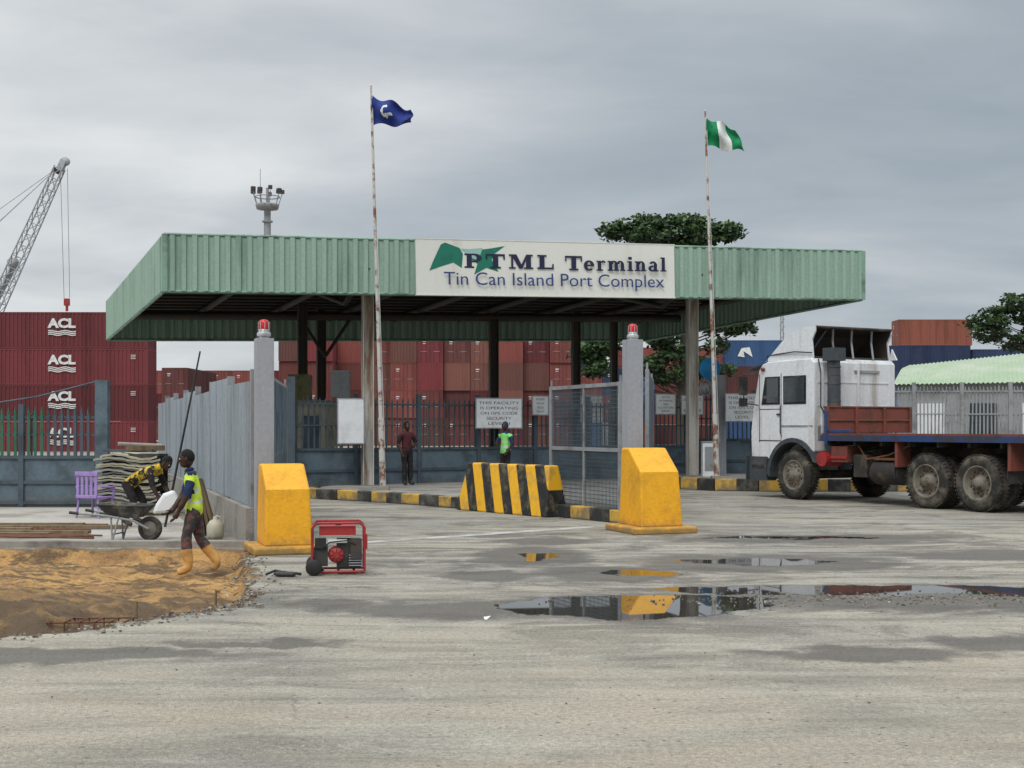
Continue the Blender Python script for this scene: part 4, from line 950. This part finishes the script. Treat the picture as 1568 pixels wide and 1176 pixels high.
# ------------------------------------------------------------------ people
def skin_geo(V,E,Rd,sub=2):
    me=bpy.data.meshes.new('k');me.from_pydata(V,E,[])
    o=bpy.data.objects.new('k',me);COL.objects.link(o);md=o.modifiers.new('s','SKIN')
    if not me.skin_vertices: return [],[]
    for i,r in enumerate(Rd): me.skin_vertices[0].data[i].radius=r if isinstance(r,tuple) else (r,r)
    me.skin_vertices[0].data[0].use_root=True
    sb=o.modifiers.new('d','SUBSURF');sb.levels=sub;sb.render_levels=sub
    dg=bpy.context.evaluated_depsgraph_get();dg.update()
    m2=bpy.data.meshes.new_from_object(o.evaluated_get(dg))
    vs=[v.co.copy() for v in m2.vertices];fs=[tuple(p.vertices) for p in m2.polygons]
    bpy.data.objects.remove(o);bpy.data.meshes.remove(m2);return vs,fs
def person(name,M,J,mats,face=(-1,0,0),cap=None,vest=None,helmet=None):
    """J joints dict; face = direction of the face; one skinned body"""
    N=['pelvis','waist','chest','neckb','neck','shL','elL','wrL','hdL','shR','elR','wrR','hdR','hipL','knL','shinL','anL','toeL','hipR','knR','shinR','anR','toeR']
    J=dict(J)
    for sd in 'LR': J['shin'+sd]=tuple(Vector(J['kn'+sd]).lerp(Vector(J['an'+sd]),.35))
    rad=dict(pelvis=(.145,.125),waist=(.13,.11),chest=(.155,.12),neckb=(.085,.08),neck=.055,sh=.072,el=.047,wr=.032,hd=.038,hip=.098,kn=.066,shin=.066,an=.05,toe=.042)
    if 'boot' in mats: rad.update(shin=.08,an=.062,toe=.052)
    V=[J[k] for k in N];Rd=[rad.get(k) or rad[k[:-1]] for k in N]
    ix={k:i for i,k in enumerate(N)}
    En=[('pelvis','waist','shirt'),('waist','chest','shirt'),('chest','neckb','shirt'),('neckb','neck','skin')]
    for sd in 'LR': En+=[('chest','sh'+sd,'shirt'),('sh'+sd,'el'+sd,'sleeve'),('el'+sd,'wr'+sd,'forearm'),('wr'+sd,'hd'+sd,'skin'),('pelvis','hip'+sd,'trousers'),('hip'+sd,'kn'+sd,'trousers'),('kn'+sd,'shin'+sd,'trousers'),('shin'+sd,'an'+sd,'shoe2'),('an'+sd,'toe'+sd,'shoe')]
    vs,fs=skin_geo(V,[(ix[a],ix[c]) for a,c,_ in En],Rd)
    b=B();fm=[]
    segs=[(Vector(J[a]),Vector(J[c]),k) for a,c,k in En]
    up=(Vector(J['neckb'])-Vector(J['pelvis']));ul=up.length;up/=ul
    for f in fs:
        c=sum((vs[i] for i in f),Vector())/len(f);best=None;bd=9
        for a,d_,k in segs:
            ab=d_-a;t_=max(0,min(1,(c-a).dot(ab)/ab.length_squared));dd_=(c-a-ab*t_).length*(.6 if k=='shirt' else 1)
            if dd_<bd: bd=dd_;best=k
        mt=mats.get(best,mats.get({'sleeve':'shirt','forearm':'skin','shoe':'boot','shoe2':'trousers'}.get(best,best),M_skin))
        if best=='shoe2': mt=mats.get('boot',mats['trousers'])
        if best=='shirt':
            h_=(c-Vector(J['pelvis'])).dot(up)/ul
            if vest and -.1<h_<.93:
                mt=vest
                if .16<h_<.25 or .46<h_<.54: mt=M_refl
            elif h_<.05: mt=mats['trousers']
        fm.append(mt)
    vs=[v+Vector((noise.noise(v*14),noise.noise(v*14+Vector((9,0,0))),0))*.012 for v in vs]
    b.add(vs,fs,fm,True)
    H=Vector(J['head']);F=Vector(face).normalized();Z=(H-Vector(J['neck'])).normalized();Z=(Z*.6+Vector((0,0,.4))).normalized();S=F.cross(Z).normalized();F=Z.cross(S).normalized()*-1 if Z.cross(S).dot(F)<0 else Z.cross(S).normalized()
    HM=Matrix(((F.x,S.x,Z.x,H.x),(F.y,S.y,Z.y,H.y),(F.z,S.z,Z.z,H.z),(0,0,0,1)))
    b.ell((0,0,0),(.092,.075,.112),M_skin,16,HM);b.ell((.03,0,-.055),(.06,.055,.055),M_skin,12,HM)
    b.ell((.093,0,-.01),(.018,.014,.024),M_skin,8,HM);b.ell((.085,0,-.05),(.012,.024,.008),mats.get('lips',M_maroon),8,HM)
    for sy in(-1,1):
        b.ell((.079,sy*.03,.012),(.011,.013,.008),M_whiteboard,8,HM);b.ell((.087,sy*.03,.012),(.005,.006,.006),M_black,6,HM);b.ell((0,sy*.077,-.005),(.02,.01,.03),M_skin,8,HM)
    b.ell((-.016,0,.022),(.093,.08,.103),cap or M_hair,16,HM)
    if cap: b.ell((.09,0,.045),(.05,.055,.008),cap,10,HM)
    for sd in 'LR':
        w=Vector(J['wr'+sd]);h=Vector(J['hd'+sd]);d_=(h-w).normalized();s_=d_.cross(F if abs(d_.dot(F))<.9 else Vector((0,0,1))).normalized();cu=s_.cross(d_).normalized()
        V=[h-d_*.02];E=[];Rr=[.02]
        for k,(o_,ln) in enumerate(((-.027,.062),(-.009,.075),(.009,.07),(.027,.055))):
            b0=h+s_*o_;i=len(V);V+=[b0,b0+d_*ln*.5+cu*.008,b0+d_*ln*.85+cu*.03];Rr+=[.010,.009,.007];E+=[(0,i),(i,i+1),(i+1,i+2)]
        i=len(V);b0=h-s_*.03-d_*.015;V+=[b0,b0-s_*.018+d_*.025+cu*.02,b0-s_*.01+d_*.05+cu*.035];Rr+=[.011,.010,.008];E+=[(0,i),(i,i+1),(i+1,i+2)]
        v2,f2=skin_geo([tuple(p) for p in V],E,Rr,1)
        b.add(v2,f2,mats.get('glove',M_skin),True)
    return b.obj(name,M)
J=dict(pelvis=(.03,0,.83),waist=(.02,0,.98),chest=(-.01,0,1.17),neckb=(-.03,0,1.31),neck=(-.05,0,1.375),head=(-.075,0,1.475),
 shL=(-.0,-.17,1.26),elL=(-.06,-.22,1.01),wrL=(-.17,-.2,.80),hdL=(-.21,-.19,.73),
 shR=(-.03,.17,1.26),elR=(-.12,.22,1.03),wrR=(-.24,.18,.84),hdR=(-.29,.16,.79),
 hipL=(.02,-.085,.80),knL=(-.08,-.09,.47),anL=(-.04,-.1,.09),toeL=(-.19,-.11,.045),
 hipR=(.03,.085,.80),knR=(.08,.09,.46),anR=(.31,.09,.15),toeR=(.24,.08,.045))
person('construction_worker',TR(-4.06,16.6,-.17,R(10)),J,dict(shirt=M_navycloth,sleeve=M_navycloth,forearm=M_skin,skin=M_skin,trousers=M_camo,boot=M_boot),vest=M_hivis)
J2=dict(pelvis=(-.42,0,.74),waist=(-.27,0,.83),chest=(-.05,0,.93),neckb=(.1,0,1.0),neck=(.16,0,1.03),head=(.26,-.02,1.08),
 shL=(.02,-.18,.95),elL=(.1,-.24,.68),wrL=(.22,-.2,.46),hdL=(.26,-.18,.4),shR=(.02,.18,.95),elR=(.12,.22,.68),wrR=(.25,.18,.46),hdR=(.29,.16,.4),
 hipL=(-.42,-.09,.72),knL=(-.28,-.12,.42),anL=(-.45,-.12,.09),toeL=(-.3,-.13,.04),hipR=(-.42,.09,.72),knR=(-.2,.12,.42),anR=(-.38,.12,.09),toeR=(-.23,.13,.04))
M_ybc=pm('yellow_black_jersey',(.62,.42,.03),(.02,.02,.03),7,.85,lo=.47,hi=.53)
person('construction_worker',TR(-6.05,22.0,.03,R(-8)),J2,dict(shirt=M_ybc,sleeve=M_darkcloth,forearm=M_skin,skin=M_skin,trousers=M_darkcloth),face=(.7,-.2,-.6))
St=dict(pelvis=(0,0,.88),waist=(0,0,1.03),chest=(0,0,1.22),neckb=(0,0,1.38),neck=(0,0,1.44),head=(0,-.02,1.545),
 shL=(-.18,0,1.33),elL=(-.25,.0,1.07),wrL=(-.21,-.1,.86),hdL=(-.2,-.13,.79),shR=(.18,0,1.33),elR=(.25,.02,1.07),wrR=(.2,-.1,.88),hdR=(.17,-.14,.83),
 hipL=(-.09,0,.85),knL=(-.11,-.01,.48),anL=(-.12,.02,.09),toeL=(-.15,-.11,.045),hipR=(.09,0,.85),knR=(.1,-.02,.48),anR=(.11,.02,.09),toeR=(.15,-.11,.045))
St2=dict(St);St2.update(knL=(-.10,-.06,.48),anL=(-.07,.0,.09),toeL=(-.1,-.12,.045),elR=(.27,-.02,1.08),wrR=(.12,-.16,1.0),hdR=(.05,-.19,1.02),head=(-.01,-.03,1.545))
person('pedestrian',TR(-2.74,34.0,.2,R(35)),St2,dict(shirt=M_maroon,sleeve=M_darkcloth,forearm=M_skin,skin=M_skin,trousers=M_darkcloth,boot=M_black),face=(0,-1,0))
M_hg=pm('hivis_green',(.25,.8,.2),(.2,.6,.15),6,.7)
St3=dict(St);St3.update(elL=(-.24,-.1,1.1),wrL=(-.1,-.22,1.02),hdL=(-.04,-.26,1.04))
person('security_guard',TR(-.17,34.4,.2,R(-50)),St3,dict(shirt=M_navycloth,sleeve=M_navycloth,forearm=M_skin,skin=M_skin,trousers=M_darkcloth,boot=M_black),face=(0,-1,0),vest=M_hg,cap=M_navycloth)
# ------------------------------------------------------------------ world, sun, camera
w=bpy.data.worlds.new('World');scene.world=w;w.use_nodes=True
t=NT(w.node_tree);bg=w.node_tree.nodes['Background'];bg.inputs[1].default_value=.1
sky=t.n('ShaderNodeTexSky',sky_type='NISHITA');sky.sun_disc=False;sky.sun_elevation=R(52);sky.sun_rotation=R(200)
gen=t.n('ShaderNodeTexCoord').outputs['Generated']
sp=t.n('ShaderNodeSeparateXYZ');t.put(sp.inputs[0],gen);dx,dy,dz=sp.outputs
den=t.m('ADD',t.m('MAXIMUM',dz,0),.22)
cv=t.n('ShaderNodeCombineXYZ');t.put(cv.inputs[0],t.m('DIVIDE',dx,den));t.put(cv.inputs[1],t.m('DIVIDE',dy,den));cv.inputs[2].default_value=.7
c1=t.noise(t.mapping(cv.outputs[0],(.8,1.2,1),(0,0,R(8))),1.0,5,.5,.4)
c2=t.noise(t.mapping(cv.outputs[0],(.7,1.1,1)),3.2,6,.55,.4)
f=t.m('ADD',t.m('MULTIPLY',t.mr(c1,.25,.75),.5),t.m('MULTIPLY',t.mr(c2,.2,.8),.24))
f=t.m('ADD',f,t.mr(dx,-.4,.35,.42,.02,False))
f=t.m('ADD',f,t.mr(dz,.03,.19,.16,0.0))
cr=t.n('ShaderNodeValToRGB');t.put(cr.inputs[0],f)
e=cr.color_ramp.elements;e[0].position=.12;e[0].color=(3.2,3.75,4.25,1);e[1].position=1.0;e[1].color=(7.7,7.95,8.1,1)
q=e.new(.4);q.color=(4.2,4.7,5.15,1);q=e.new(.68);q.color=(5.6,5.95,6.25,1)
zen=t.mr(dz,.3,.85,1,3.0)
vm=t.n('ShaderNodeVectorMath',operation='SCALE');t.put(vm.inputs[0],cr.outputs[0]);t.put(vm.inputs['Scale'],zen)
fin=t.mix(.95,sky.outputs[0],vm.outputs[0]);t.put(bg.inputs[0],fin)
sl=bpy.data.lights.new('sun','SUN');sl.energy=1.5;sl.angle=R(25);sl.color=(1,.96,.9)
so=bpy.data.objects.new('sun',sl);COL.objects.link(so)
el,az=R(52),R(200)
dirv=Vector((math.sin(az)*math.cos(el),math.cos(az)*math.cos(el),math.sin(el)))
so.rotation_euler=dirv.to_track_quat('Z','Y').to_euler()
cam=bpy.data.cameras.new('camera');cam.lens=45.92;cam.sensor_width=36;cam.shift_y=.0427;cam.clip_end=6000;cam.clip_start=.1
co_=bpy.data.objects.new('camera',cam);COL.objects.link(co_);co_.location=(0,0,1.7);co_.rotation_euler=(R(90),0,0);scene.camera=co_
scene.view_settings.view_transform='Standard';scene.view_settings.look='None';scene.view_settings.exposure=0
